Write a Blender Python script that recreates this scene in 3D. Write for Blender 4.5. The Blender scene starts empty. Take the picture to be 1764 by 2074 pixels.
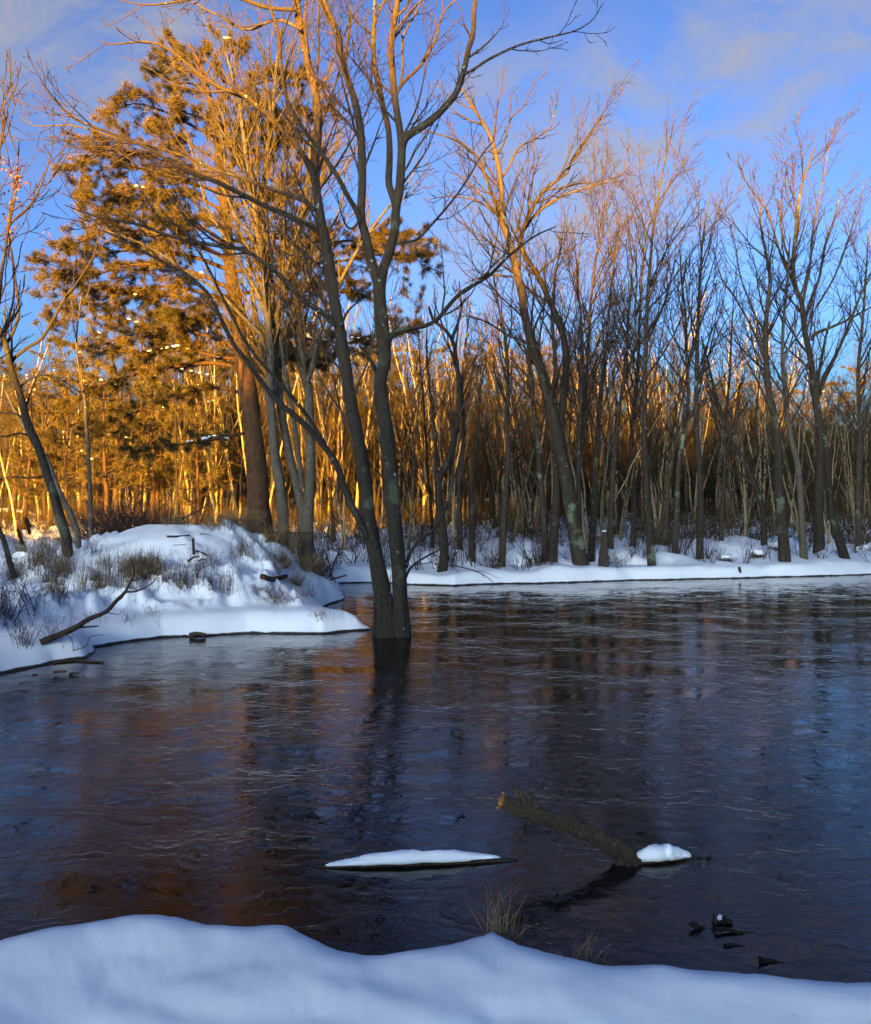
import bpy, math, random
import numpy as np
from mathutils import Vector, Matrix

# ------------------------------------------------------------------ camera, sky, sun, exposure
SC = bpy.context.scene
COL = SC.collection
R_ = math.radians
EYE = 2.0                     # camera height above the water
FPX, CX, HY = 1796.0, 882.0, 1010.0   # focal length, centre column and horizon row in survey pixels

cam = bpy.data.objects.new('camera', bpy.data.cameras.new('camera'))
COL.objects.link(cam); SC.camera = cam
cam.location = (0, 0, EYE); cam.rotation_euler = (R_(90), 0, 0)
cam.data.sensor_fit = 'VERTICAL'; cam.data.sensor_height = 36.0
cam.data.lens = 36.0 * FPX / 2074.0
cam.data.shift_y = -27.0 / 2074.0
cam.data.clip_start = 0.05; cam.data.clip_end = 3000

SUN_AZ, SUN_EL = 15.0, 6.5    # light comes from behind the camera, a little to its left
TAN = math.tan(R_(SUN_EL)); SA, CA = math.sin(R_(SUN_AZ)), math.cos(R_(SUN_AZ))
sun = bpy.data.objects.new('sun', bpy.data.lights.new('sun', 'SUN'))
COL.objects.link(sun)
sun.data.energy = 5.0; sun.data.angle = R_(0.5); sun.data.color = (1.0, 0.5, 0.02)
sun.rotation_euler = Vector((SA * math.cos(R_(SUN_EL)), CA * math.cos(R_(SUN_EL)), -math.sin(R_(SUN_EL)))).to_track_quat('-Z', 'Y').to_euler()

world = bpy.data.worlds.new('World'); SC.world = world; world.use_nodes = True
def build_world():
    nt = world.node_tree; n = nt.nodes; l = nt.links
    bg = n['Background']
    sky = n.new('ShaderNodeTexSky'); sky.sky_type = 'NISHITA'; sky.sun_disc = False
    sky.sun_elevation = R_(SUN_EL); sky.sun_rotation = R_(180 + SUN_AZ)
    sky.ozone_density = 3.0; sky.dust_density = 3.2; sky.air_density = 1.0
    hs = n.new('ShaderNodeHueSaturation'); hs.inputs['Saturation'].default_value = .74
    gm = n.new('ShaderNodeGamma'); gm.inputs['Gamma'].default_value = 1.8
    l.new(sky.outputs[0], gm.inputs['Color']); l.new(gm.outputs[0], hs.inputs['Color'])
    tc = n.new('ShaderNodeTexCoord')
    def vm(op, a, b=None):
        m = n.new('ShaderNodeVectorMath'); m.operation = op
        for k, v in ((0, a), (1, b)):
            if v is None: continue
            if isinstance(v, tuple): m.inputs[k].default_value = v
            else: l.new(v, m.inputs[k])
        return m
    def math_(op, a, b):
        m = n.new('ShaderNodeMath'); m.operation = op; m.use_clamp = op in ('MAXIMUM',)
        for k, v in ((0, a), (1, b)):
            if isinstance(v, (int, float)): m.inputs[k].default_value = v
            else: l.new(v, m.inputs[k])
        return m.outputs[0]
    d = tc.outputs['Generated']
    # wisps: soft banks of cirrus, each an elongated patch of drifting noise
    warp = n.new('ShaderNodeTexNoise'); warp.inputs['Scale'].default_value = 3.5; warp.inputs['Detail'].default_value = 5
    l.new(d, warp.inputs['Vector'])
    w0 = vm('SUBTRACT', warp.outputs['Color'], (.5, .5, .5)); w1 = vm('SCALE', w0.outputs[0]); w1.inputs['Scale'].default_value = .22
    dw = vm('ADD', d, w1.outputs[0]).outputs[0]
    def bank(px, py, ang, sx, sz, gain):
        c = Vector(((px - CX) / FPX, 1, (HY - py) / FPX)).normalized()
        s = vm('SUBTRACT', dw, tuple(c)).outputs[0]
        r = n.new('ShaderNodeVectorRotate'); r.rotation_type = 'Y_AXIS'; r.inputs['Angle'].default_value = R_(ang)
        l.new(s, r.inputs['Vector'])
        q = vm('MULTIPLY', r.outputs[0], (1 / sx, 1.0 / sx, 1 / sz)).outputs[0]
        ln = vm('LENGTH', q).outputs['Value']
        mr = n.new('ShaderNodeMapRange'); mr.interpolation_type = 'SMOOTHERSTEP'
        mr.inputs['From Min'].default_value = 1.0; mr.inputs['From Max'].default_value = 0.0
        mr.inputs['To Min'].default_value = 0; mr.inputs['To Max'].default_value = gain
        l.new(ln, mr.inputs['Value'])
        return mr.outputs[0]
    m = bank(80, 115, 8, .3, .13, 1.5)
    for a in ((1430, 170, 38, .55, .2, 1.6), (1640, 60, 34, .4, .15, 1.3), (1110, 60, 42, .22, .05, .7), (1400, 5, 35, .14, .04, .7), (1160, 150, 20, .12, .06, .5)):
        m = math_('MAXIMUM', m, bank(*a))
    nz = n.new('ShaderNodeTexNoise'); nz.inputs['Scale'].default_value = 7; nz.inputs['Detail'].default_value = 8; nz.inputs['Roughness'].default_value = .62
    st = vm('MULTIPLY', dw, (1, 1, 2.2)).outputs[0]
    l.new(st, nz.inputs['Vector'])
    mr = n.new('ShaderNodeMapRange'); mr.interpolation_type = 'SMOOTHSTEP'
    mr.inputs['From Min'].default_value = .3; mr.inputs['From Max'].default_value = .8
    l.new(nz.outputs['Fac'], mr.inputs['Value'])
    cov = math_('MULTIPLY', m, mr.outputs[0])
    mx = n.new('ShaderNodeMix'); mx.data_type = 'RGBA'
    tn = vm('MULTIPLY', hs.outputs[0], (.315, .435, .59)).outputs[0]   # cold white balance of the whole sky
    l.new(cov, mx.inputs['Factor']); l.new(tn, mx.inputs['A'])
    mx.inputs['B'].default_value = (1.25, 1.25, 1.35, 1)
    l.new(mx.outputs['Result'], bg.inputs['Color']); bg.inputs['Strength'].default_value = 0.05
build_world()
vs = SC.view_settings
vs.view_transform = 'Standard'; vs.look = 'None'; vs.gamma = 1; vs.use_curve_mapping = False
vs.exposure = 2.85
SC.cycles.max_bounces = 6; SC.cycles.diffuse_bounces = 3; SC.cycles.glossy_bounces = 3
SC.cycles.transmission_bounces = 2; SC.cycles.caustics_reflective = False; SC.cycles.caustics_refractive = False

# ------------------------------------------------------------------ helpers
def P(px, py, d):
    """survey pixel + distance -> world point"""
    return np.array(((px - CX) / FPX * d, d, EYE - (py - HY) / FPX * d))

_lat = np.random.default_rng(7).random((256, 256))
def vnoise(x, y):
    xi = np.floor(x).astype(int); yi = np.floor(y).astype(int)
    fx = x - xi; fy = y - yi
    fx = fx * fx * (3 - 2 * fx); fy = fy * fy * (3 - 2 * fy)
    a = _lat[xi & 255, yi & 255]; b = _lat[(xi + 1) & 255, yi & 255]
    c = _lat[xi & 255, (yi + 1) & 255]; d = _lat[(xi + 1) & 255, (yi + 1) & 255]
    return (a + (b - a) * fx) * (1 - fy) + (c + (d - c) * fx) * fy - .5
def fbm(x, y, o=4):
    s = 0; a = 1
    for k in range(o):
        s = s + a * vnoise(x * 2 ** k + 17.3 * k, y * 2 ** k + 5.1 * k); a *= .5
    return s
def sst(a, b, x):
    t = np.clip((x - a) / (b - a), 0, 1); return t * t * (3 - 2 * t)

class MB:
    """collects vertices and faces for ONE mesh object"""
    def __init__(s): s.v = []; s.q = []; s.t = []; s.n = 0
    def add(s, v, q=None, t=None):
        v = np.asarray(v, float).reshape(-1, 3)
        if q is not None and len(q): s.q.append(np.asarray(q) + s.n)
        if t is not None and len(t): s.t.append(np.asarray(t) + s.n)
        s.v.append(v); s.n += len(v)
    def mesh(s, name, mats, smooth=True):
        v = np.concatenate(s.v); me = bpy.data.meshes.new(name)
        q = np.concatenate(s.q) if s.q else np.zeros((0, 4), int)
        t = np.concatenate(s.t) if s.t else np.zeros((0, 3), int)
        li = np.concatenate([q.ravel(), t.ravel()]).astype(np.int32)
        ls = np.concatenate([np.arange(len(q)) * 4, len(q) * 4 + np.arange(len(t)) * 3]).astype(np.int32)
        me.vertices.add(len(v)); me.vertices.foreach_set('co', v.astype(np.float32).ravel())
        me.loops.add(len(li)); me.loops.foreach_set('vertex_index', li)
        me.polygons.add(len(ls)); me.polygons.foreach_set('loop_start', ls)
        me.polygons.foreach_set('use_smooth', np.full(len(ls), smooth))
        me.update(calc_edges=True)
        for m in (mats if isinstance(mats, (list, tuple)) else [mats]): me.materials.append(m)
        return me
    def obj(s, name, mat, parent=None, smooth=True):
        o = bpy.data.objects.new(name, s.mesh(name, mat, smooth)); COL.objects.link(o)
        if parent is not None:
            o.parent = parent
            if parent.parent is None: o.matrix_parent_inverse = parent.matrix_world.inverted()   # a sub-part's parent already sits in world space
        return o

def tag(o, label=None, cat=None, group=None, kind=None):
    if label: o['label'] = label
    if cat: o['category'] = cat
    if group: o['group'] = group
    if kind: o['kind'] = kind
    return o
def thing(name, loc, label, cat, group=None):
    o = bpy.data.objects.new(name, None); COL.objects.link(o)
    o.location = tuple(loc); o.empty_display_size = .1
    o.matrix_world = Matrix.Translation(Vector(loc))
    return tag(o, label, cat, group)
def copy_tree(o, loc, rz=0, sc=1.0, label=None, group=None):
    c = o.copy(); COL.objects.link(c); c.location = tuple(loc); c.rotation_euler = (0, 0, rz); c.scale = (sc, sc, sc)
    if label: c['label'] = label
    if group: c['group'] = group
    for ch in o.children:
        d = ch.copy(); COL.objects.link(d); d.parent = c
    return c

def norm(a): return a / np.maximum(np.linalg.norm(a, axis=-1, keepdims=True), 1e-9)

def tubes(mb, Pt, Rd, sides):
    """M tubes of N rings"""
    Pt = np.asarray(Pt, float); Rd = np.asarray(Rd, float)
    M, N, _ = Pt.shape
    T = np.empty_like(Pt); T[:, 1:-1] = Pt[:, 2:] - Pt[:, :-2]; T[:, 0] = Pt[:, 1] - Pt[:, 0]; T[:, -1] = Pt[:, -1] - Pt[:, -2]
    T = norm(T)
    mt = norm(T.mean(axis=1))
    ref = np.where(np.abs(mt[:, 2:3]) < .8, np.array([[0, 0, 1.]]), np.array([[0, 1., .001]]))
    ref = np.repeat(ref[:, None, :], N, axis=1)
    U = norm(np.cross(T, ref)); V = np.cross(T, U)
    a = np.arange(sides) * 2 * np.pi / sides
    ring = U[:, :, None, :] * np.cos(a)[None, None, :, None] + V[:, :, None, :] * np.sin(a)[None, None, :, None]
    v = Pt[:, :, None, :] + ring * (Rd[:, :, None, None] if Rd.ndim == 2 else Rd[..., None])
    m = np.arange(M)[:, None, None] * N * sides; i = np.arange(N - 1)[None, :, None] * sides; k = np.arange(sides)[None, None, :]; k2 = (k + 1) % sides
    q = np.stack([m + i + k, m + i + k2, m + i + sides + k2, m + i + sides + k], axis=-1).reshape(-1, 4)
    mb.add(v.reshape(-1, 3), q)

def capped(mb, Pt, Rd, sides, rough=0, seed=0):
    """one tube with closed ends and an uneven surface"""
    Pt = np.asarray(Pt, float); N = len(Pt)
    rg = np.random.default_rng(seed)
    Rr = np.asarray(Rd, float)[:, None] * (1 + rough * (rg.random((N, sides)) - .5) + rough * 1.5 * (rg.random((1, sides)) - .5))
    n0 = mb.n
    tubes(mb, Pt[None], Rr[None], sides)
    mb.add(Pt[[0, -1]])
    k = np.arange(sides); k2 = (k + 1) % sides
    a = mb.n - 2 - N * sides; b = a + (N - 1) * sides
    c0 = mb.n - 2; c1 = mb.n - 1
    mb.t.append(np.stack([np.full(sides, c0), a + k2, a + k], 1)); mb.t.append(np.stack([np.full(sides, c1), b + k, b + k2], 1))

def smooth_path(pts, N):
    p = np.asarray(pts, float)
    if len(p) == 2: return p[0] + (p[1] - p[0]) * np.linspace(0, 1, N)[:, None]
    e = np.vstack([2 * p[0] - p[1], p, 2 * p[-1] - p[-2]])
    dl = np.concatenate([[0], np.cumsum(np.linalg.norm(np.diff(p, axis=0), axis=1))])
    u = np.linspace(0, dl[-1], N); i = np.clip(np.searchsorted(dl, u, side='right') - 1, 0, len(p) - 2)
    t = ((u - dl[i]) / (dl[i + 1] - dl[i]))[:, None]
    a, b, c, d = e[i], e[i + 1], e[i + 2], e[i + 3]
    return .5 * (2 * b + (c - a) * t + (2 * a - 5 * b + 4 * c - d) * t ** 2 + (3 * b - a - 3 * c + d) * t ** 3)

def grow(rg, par, per_m, t=(.2, .97), ang=(25, 55), L=(.3, .55), clip=(.1, 3), npts=5, up=.12, wob=.12, rk=.55, rmax=.05, rtip=.002, flat=0):
    Pp, Rp = par; M, N, _ = Pp.shape
    seg = np.linalg.norm(np.diff(Pp, axis=1), axis=2).sum(1)
    cnt = np.maximum(1, np.round(per_m * seg * (t[1] - t[0]) * rg.uniform(.8, 1.2, M)).astype(int))
    idx = np.repeat(np.arange(M), cnt); K = len(idx)
    first = np.repeat(np.cumsum(cnt) - cnt, cnt); u = (np.arange(K) - first + rg.random(K)) / cnt[idx]
    tt = t[0] + u * (t[1] - t[0]); f = tt * (N - 1); i = np.minimum(f.astype(int), N - 2); w = (f - i)
    pos = Pp[idx, i] * (1 - w)[:, None] + Pp[idx, i + 1] * w[:, None]
    tan = norm(Pp[idx, i + 1] - Pp[idx, i]); r = Rp[idx, i] * (1 - w) + Rp[idx, i + 1] * w
    rv = rg.normal(size=(K, 3))
    if flat: rv[:, 2] *= (1 - flat)
    perp = norm(rv - tan * (rv * tan).sum(1, keepdims=True))
    a = np.radians(rg.uniform(ang[0], ang[1], K))[:, None]
    d = tan * np.cos(a) + perp * np.sin(a)
    ln = np.clip(seg[idx] * rg.uniform(L[0], L[1], K) * (1.05 - .6 * tt), clip[0], clip[1])
    h = (ln / (npts - 1))[:, None]
    out = np.empty((K, npts, 3)); out[:, 0] = pos
    for k in range(1, npts):
        out[:, k] = out[:, k - 1] + d * h
        d = norm(d + rg.normal(size=(K, 3)) * wob + np.array([0, 0, up]))
    s = np.linspace(0, 1, npts)[None, :]
    r0 = np.minimum(r * rk, rmax)[:, None]
    return out, np.maximum(r0 * (1 - s) ** .85, rtip)

# ------------------------------------------------------------------ materials
def mat(name):
    m = bpy.data.materials.new(name); m.use_nodes = True
    nt = m.node_tree; return m, nt, nt.nodes, nt.links, nt.nodes['Principled BSDF']
def ramp(n, stops):
    r = n.new('ShaderNodeValToRGB'); e = r.color_ramp.elements
    while len(e) < len(stops): e.new(.5)
    for k, (p, c) in enumerate(stops): e[k].position = p; e[k].color = (*c, 1)
    return r
def tex(n, l, kind, scale, vec=None, detail=4, rough=.55):
    t = n.new('ShaderNodeTex' + kind); t.inputs['Scale'].default_value = scale
    if kind == 'Noise': t.inputs['Detail'].default_value = detail; t.inputs['Roughness'].default_value = rough
    if vec is not None: l.new(vec, t.inputs['Vector'])
    return t
def mapped(n, l, scale=(1, 1, 1), coord='Object', rot=(0, 0, 0)):
    tc = n.new('ShaderNodeTexCoord'); mp = n.new('ShaderNodeMapping')
    mp.inputs['Scale'].default_value = scale; mp.inputs['Rotation'].default_value = rot
    l.new(tc.outputs[coord], mp.inputs['Vector']); return mp.outputs[0]
def mixc(n, l, fac, a, b):
    m = n.new('ShaderNodeMix'); m.data_type = 'RGBA'
    for key, v in (('Factor', fac), ('A', a), ('B', b)):
        if isinstance(v, tuple): m.inputs[key].default_value = (*v, 1)
        elif isinstance(v, (int, float)): m.inputs[key].default_value = v
        else: l.new(v, m.inputs[key])
    return m.outputs['Result']
def maprange(n, l, v, a, b, c=0, d=1):
    m = n.new('ShaderNodeMapRange'); l.new(v, m.inputs['Value'])
    for k, x in zip(('From Min', 'From Max', 'To Min', 'To Max'), (a, b, c, d)): m.inputs[k].default_value = x
    return m.outputs[0]

def bark(name, dark, light, lichen=None, dots=0.0, vary=0.25, bump=.8, scale=1.0, green=0.0, young=None):
    m, nt, n, l, b = mat(name)
    v = mapped(n, l, (9 * scale, 9 * scale, 2.6 * scale))
    nz = tex(n, l, 'Noise', 3.6, v, 8, .72)
    r = ramp(n, [(.3, dark), (.68, light)]); l.new(nz.outputs['Fac'], r.inputs['Fac'])
    col = r.outputs[0]
    if young:  # younger bark pales with height; sunlight on the upper stems is painted in too
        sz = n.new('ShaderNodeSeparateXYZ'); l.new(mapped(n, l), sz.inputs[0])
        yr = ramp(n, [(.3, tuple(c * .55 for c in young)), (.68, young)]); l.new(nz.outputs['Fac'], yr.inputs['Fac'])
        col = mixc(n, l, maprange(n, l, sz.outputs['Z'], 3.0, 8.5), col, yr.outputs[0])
    if green:
        g = tex(n, l, 'Noise', 1.7, mapped(n, l), 4, .6)
        col = mixc(n, l, maprange(n, l, g.outputs['Fac'], .6, .68, 0, green), col, (.16, .2, .13))
    if dots:
        vo = tex(n, l, 'Voronoi', 7.0, mapped(n, l)); vo.inputs['Randomness'].default_value = 1
        g = tex(n, l, 'Noise', 5, mapped(n, l), 2)
        d2 = n.new('ShaderNodeMath'); d2.operation = 'ADD'; l.new(vo.outputs['Distance'], d2.inputs[0]); l.new(maprange(n, l, g.outputs['Fac'], .3, .7, 0, .25), d2.inputs[1])
        col = mixc(n, l, maprange(n, l, d2.outputs[0], .2, .16, 0, dots), col, lichen or (.42, .47, .46))
    oi = n.new('ShaderNodeObjectInfo')
    hs = n.new('ShaderNodeHueSaturation'); l.new(col, hs.inputs['Color'])
    l.new(maprange(n, l, oi.outputs['Random'], 0, 1, 1 - vary, 1 + vary), hs.inputs['Value'])
    l.new(hs.outputs[0], b.inputs['Base Color']); b.inputs['Roughness'].default_value = .9
    b.inputs['Specular IOR Level'].default_value = .2
    bp = n.new('ShaderNodeBump'); bp.inputs['Strength'].default_value = bump; bp.inputs['Distance'].default_value = .03
    l.new(nz.outputs['Fac'], bp.inputs['Height']); l.new(bp.outputs[0], b.inputs['Normal'])
    return m
def plain(name, c1, c2, scale=8, rough=.9, vary=.2, spec=.2, island=False):
    m, nt, n, l, b = mat(name)
    nz = tex(n, l, 'Noise', scale, mapped(n, l), 4)
    fac = nz.outputs['Fac']
    r = ramp(n, [(.32, c1), (.68, c2)]); l.new(fac, r.inputs['Fac'])
    hs = n.new('ShaderNodeHueSaturation'); l.new(r.outputs[0], hs.inputs['Color'])
    if island:
        g = n.new('ShaderNodeNewGeometry'); src = g.outputs['Random Per Island']
    else:
        src = n.new('ShaderNodeObjectInfo').outputs['Random']
    l.new(maprange(n, l, src, 0, 1, 1 - vary, 1 + vary), hs.inputs['Value'])
    l.new(hs.outputs[0], b.inputs['Base Color']); b.inputs['Roughness'].default_value = rough; b.inputs['Specular IOR Level'].default_value = spec
    return m

M = {}
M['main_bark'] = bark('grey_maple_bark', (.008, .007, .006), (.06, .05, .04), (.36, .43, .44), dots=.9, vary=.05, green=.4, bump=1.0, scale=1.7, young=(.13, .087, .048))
M['maple_bark'] = bark('pale_maple_bark', (.035, .03, .025), (.145, .12, .09), (.4, .44, .42), dots=.5, vary=.12, green=.2)
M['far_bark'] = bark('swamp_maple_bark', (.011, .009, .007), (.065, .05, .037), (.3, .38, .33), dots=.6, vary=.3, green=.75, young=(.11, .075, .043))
M['wood_bark'] = bark('woodland_bark', (.07, .054, .03), (.44, .33, .18), vary=.6)
M['pine_bark'] = bark('pine_bark', (.02, .012, .008), (.13, .066, .034), vary=.1, bump=1.0, scale=.8)
M['dark_wood'] = bark('shaded_wood_bark', (.006, .005, .003), (.028, .019, .009), vary=.3)  # bark darkened so its colour carries the shade deep in the wood
M['twig'] = plain('red_brown_twig', (.03, .021, .016), (.085, .056, .036), 3, vary=.2)
M['wood_twig'] = plain('woodland_twig', (.02, .013, .006), (.075, .048, .016), 3, vary=.6)
M['brown_bark'] = bark('brown_woodland_bark', (.015, .011, .007), (.075, .05, .024), vary=.5)
M['pale_twig'] = plain('tan_twig', (.085, .062, .03), (.17, .12, .055), 3, vary=.3)
M['needle'] = plain('pine_needle', (.02, .02, .005), (.14, .09, .015), 1.6, .7, .5, .3, island=True)
M['grass'] = plain('dry_grass', (.13, .085, .045), (.26, .18, .09), 5, .9, .5, island=True)
M['weed'] = plain('dark_weed', (.05, .032, .028), (.11, .065, .05), 5, .9, .4, island=True)
M['leaf'] = plain('dead_leaf', (.2, .06, .02), (.38, .14, .04), 6, .8, .4, island=True)
M['log'] = bark('wet_brown_bark', (.012, .0095, .007), (.115, .088, .058), vary=0, bump=1.0, green=.06, scale=2.2)
M['heart'] = plain('cut_heartwood', (.3, .11, .02), (.55, .25, .05), 40, .8, 0)
M['debris'] = plain('wet_wood', (.02, .014, .01), (.07, .045, .03), 12, .8, .2)

def snow_mat(name, ground):
    m, nt, n, l, b = mat(name)
    pos = mapped(n, l, coord='Object')
    fine = tex(n, l, 'Noise', 60, pos, 3, .6); mid = tex(n, l, 'Noise', 5, pos, 5, .6)
    col = mixc(n, l, mid.outputs['Fac'], (.84, .86, .9), (.9, .91, .93))
    if ground:
        sx = n.new('ShaderNodeSeparateXYZ'); l.new(pos, sx.inputs[0])
        # bare wet soil along the foot of the banks
        e = n.new('ShaderNodeMath'); e.operation = 'ADD'; l.new(sx.outputs['Z'], e.inputs[0])
        l.new(maprange(n, l, mid.outputs['Fac'], .3, .7, -.008, .008), e.inputs[1])
        col = mixc(n, l, maprange(n, l, e.outputs[0], .02, .032, 1, 0), col, (.025, .02, .016))
        # leaf litter showing through under the far wood
        lit = tex(n, l, 'Noise', 2.6, pos, 6, .7)
        far = n.new('ShaderNodeMath'); far.operation = 'MULTIPLY'
        l.new(maprange(n, l, lit.outputs['Fac'], .54, .6, 0, .9), far.inputs[0]); l.new(maprange(n, l, sx.outputs['Y'], 24, 34, 0, 1), far.inputs[1])
        col = mixc(n, l, far.outputs[0], col, (.13, .085, .05))
    l.new(col, b.inputs['Base Color']); b.inputs['Roughness'].default_value = .55; b.inputs['Specular IOR Level'].default_value = .3
    bp = n.new('ShaderNodeBump'); bp.inputs['Strength'].default_value = .12; bp.inputs['Distance'].default_value = .012
    gr = tex(n, l, 'Noise', 190, pos, 2, .7); g2 = n.new('ShaderNodeMath'); g2.operation = 'MULTIPLY_ADD'; l.new(gr.outputs['Fac'], g2.inputs[0]); g2.inputs[1].default_value = .5; l.new(fine.outputs['Fac'], g2.inputs[2])
    ad = n.new('ShaderNodeMath'); ad.operation = 'ADD'; l.new(g2.outputs[0], ad.inputs[0]); l.new(mid.outputs['Fac'], ad.inputs[1])
    l.new(ad.outputs[0], bp.inputs['Height']); l.new(bp.outputs[0], b.inputs['Normal'])
    return m
M['ground'] = snow_mat('snow_ground', True)
M['snow'] = snow_mat('fresh_snow', False)

def water_mat():
    m, nt, n, l, b = mat('skim_ice_water')
    pos = mapped(n, l, (1, 1, 1))
    wz = tex(n, l, 'Noise', 1.1, pos, 4, .6)
    sub = n.new('ShaderNodeVectorMath'); sub.operation = 'SUBTRACT'; l.new(wz.outputs['Color'], sub.inputs[0]); sub.inputs[1].default_value = (.5, .5, .5)
    sc_ = n.new('ShaderNodeVectorMath'); sc_.operation = 'SCALE'; l.new(sub.outputs[0], sc_.inputs[0]); sc_.inputs['Scale'].default_value = 1.1
    ad = n.new('ShaderNodeVectorMath'); ad.operation = 'ADD'; l.new(pos, ad.inputs[0]); l.new(sc_.outputs[0], ad.inputs[1])
    mp = n.new('ShaderNodeMapping'); mp.inputs['Scale'].default_value = (1, 2.9, 1); mp.inputs['Rotation'].default_value = (0, 0, R_(5)); l.new(ad.outputs[0], mp.inputs['Vector'])
    vec = mp.outputs[0]
    # plates of skim ice: every cell leans its own way
    lean = None
    for scale, amt in ((.8, .012), (2.4, .03), (5.2, .026)):
        vo = tex(n, l, 'Voronoi', scale, vec)
        s = n.new('ShaderNodeVectorMath'); s.operation = 'SUBTRACT'; l.new(vo.outputs['Color'], s.inputs[0]); s.inputs[1].default_value = (.5, .5, .5)
        k = n.new('ShaderNodeVectorMath'); k.operation = 'MULTIPLY'; l.new(s.outputs[0], k.inputs[0]); k.inputs[1].default_value = (amt * .35, amt, 0)
        if lean is None: lean = k.outputs[0]
        else:
            a = n.new('ShaderNodeVectorMath'); a.operation = 'ADD'; l.new(lean, a.inputs[0]); l.new(k.outputs[0], a.inputs[1]); lean = a.outputs[0]
    geo = n.new('ShaderNodeNewGeometry')
    a = n.new('ShaderNodeVectorMath'); a.operation = 'ADD'; l.new(geo.outputs['Normal'], a.inputs[0]); l.new(lean, a.inputs[1])
    nn = n.new('ShaderNodeVectorMath'); nn.operation = 'NORMALIZE'; l.new(a.outputs[0], nn.inputs[0])
    ed = tex(n, l, 'Voronoi', 3.1, vec); ed.feature = 'DISTANCE_TO_EDGE'
    crack = maprange(n, l, ed.outputs['Distance'], 0, .035, 0, 1)
    rip = tex(n, l, 'Noise', 4.5, vec, 5, .58); rip.inputs['Distortion'].default_value = .6
    rdg = tex(n, l, 'Noise', 3.4, vec, 6, .6); rdg.noise_type = 'RIDGED_MULTIFRACTAL'; rdg.normalize = True
    hr = n.new('ShaderNodeMath'); hr.operation = 'MULTIPLY_ADD'; l.new(rdg.outputs['Fac'], hr.inputs[0]); hr.inputs[1].default_value = .55; l.new(rip.outputs['Fac'], hr.inputs[2])
    h = n.new('ShaderNodeMath'); h.operation = 'MULTIPLY_ADD'; l.new(crack, h.inputs[0]); h.inputs[1].default_value = .05; l.new(hr.outputs[0], h.inputs[2])
    bp = n.new('ShaderNodeBump'); bp.inputs['Strength'].default_value = .6; bp.inputs['Distance'].default_value = .009
    sy = n.new('ShaderNodeSeparateXYZ'); l.new(pos, sy.inputs[0]); pt = tex(n, l, 'Noise', .55, vec, 3, .5); cm = n.new('ShaderNodeMath'); cm.operation = 'MULTIPLY'; l.new(maprange(n, l, sy.outputs['Y'], 7, 17, .75, .32), cm.inputs[0]); l.new(maprange(n, l, pt.outputs['Fac'], .35, .65, .2, 1.15), cm.inputs[1]); l.new(cm.outputs[0], bp.inputs['Strength'])
    l.new(h.outputs[0], bp.inputs['Height']); l.new(nn.outputs[0], bp.inputs['Normal']); l.new(bp.outputs[0], b.inputs['Normal'])
    fr = tex(n, l, 'Noise', 1.6, vec, 6, .65)
    ff = maprange(n, l, fr.outputs['Fac'], .42, .62)
    pv = tex(n, l, 'Voronoi', 3.2, vec); ps = n.new('ShaderNodeSeparateColor'); l.new(pv.outputs['Color'], ps.inputs[0])
    frost = n.new('ShaderNodeMath'); frost.operation = 'MULTIPLY'; l.new(ff, frost.inputs[0]); l.new(maprange(n, l, ps.outputs[2], .2, 1, .1, 1), frost.inputs[1])
    l.new(mixc(n, l, frost.outputs[0], (.006, .004, .0028), (.024, .02, .0185)), b.inputs['Base Color'])
    l.new(maprange(n, l, fr.outputs['Fac'], .4, .65, .008, .035), b.inputs['Roughness'])
    b.inputs['IOR'].default_value = 1.33; b.inputs['Specular IOR Level'].default_value = .5
    return m
M['water'] = water_mat()

# ------------------------------------------------------------------ terrain
def w2(px, py):               # a survey pixel on the waterline -> ground plan point
    d = EYE * FPX / (py - HY); return ((px - CX) / FPX * d, d)
near_px = [(-60, 1935), (0, 1925), (100, 1905), (270, 1870), (380, 1862), (470, 1885), (600, 1890), (655, 1897), (720, 1930), (770, 1956), (830, 1950), (875, 1941), (905, 1925), (930, 1911), (955, 1903), (985, 1901), (1015, 1905), (1060, 1918), (1130, 1948), (1230, 1975), (1400, 1981), (1500, 1984), (1580, 1999), (1764, 2018), (1830, 2025)]
near_edge = []
for px, py in near_px:
    d = 1.66 * FPX / (py - HY) + .3; near_edge.append(((px - CX) / FPX * d, d))
far_edge = [w2(*p) for p in ((1764, 1163), (1600, 1168), (1470, 1171), (1330, 1175), (1200, 1178), (1090, 1181), (1010, 1183), (920, 1186), (830, 1184), (750, 1181), (700, 1181))]
left_edge = [(-2.6, 20.6), (-2.5, 19.6), w2(693, 1196), w2(697, 1214), w2(672, 1222), w2(640, 1232), w2(660, 1248), w2(705, 1266), w2(755, 1276), w2(700, 1280), w2(655, 1284), w2(500, 1283), w2(420, 1288), w2(330, 1291), w2(260, 1300), w2(190, 1312), w2(196, 1322), w2(180, 1332), w2(110, 1342), w2(0, 1366), w2(-60, 1385)]
RIVER = np.array([(-60, 1.5), (-9, 2.6), (-4, 3.3)] + near_edge + [(4, 2.9), (12, 1.5), (70, -8), (70, 40), (30, 27.5), (16, 25)] + far_edge + left_edge + [(-7, 8.6), (-14, 7.5), (-60, 9)])
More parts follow.
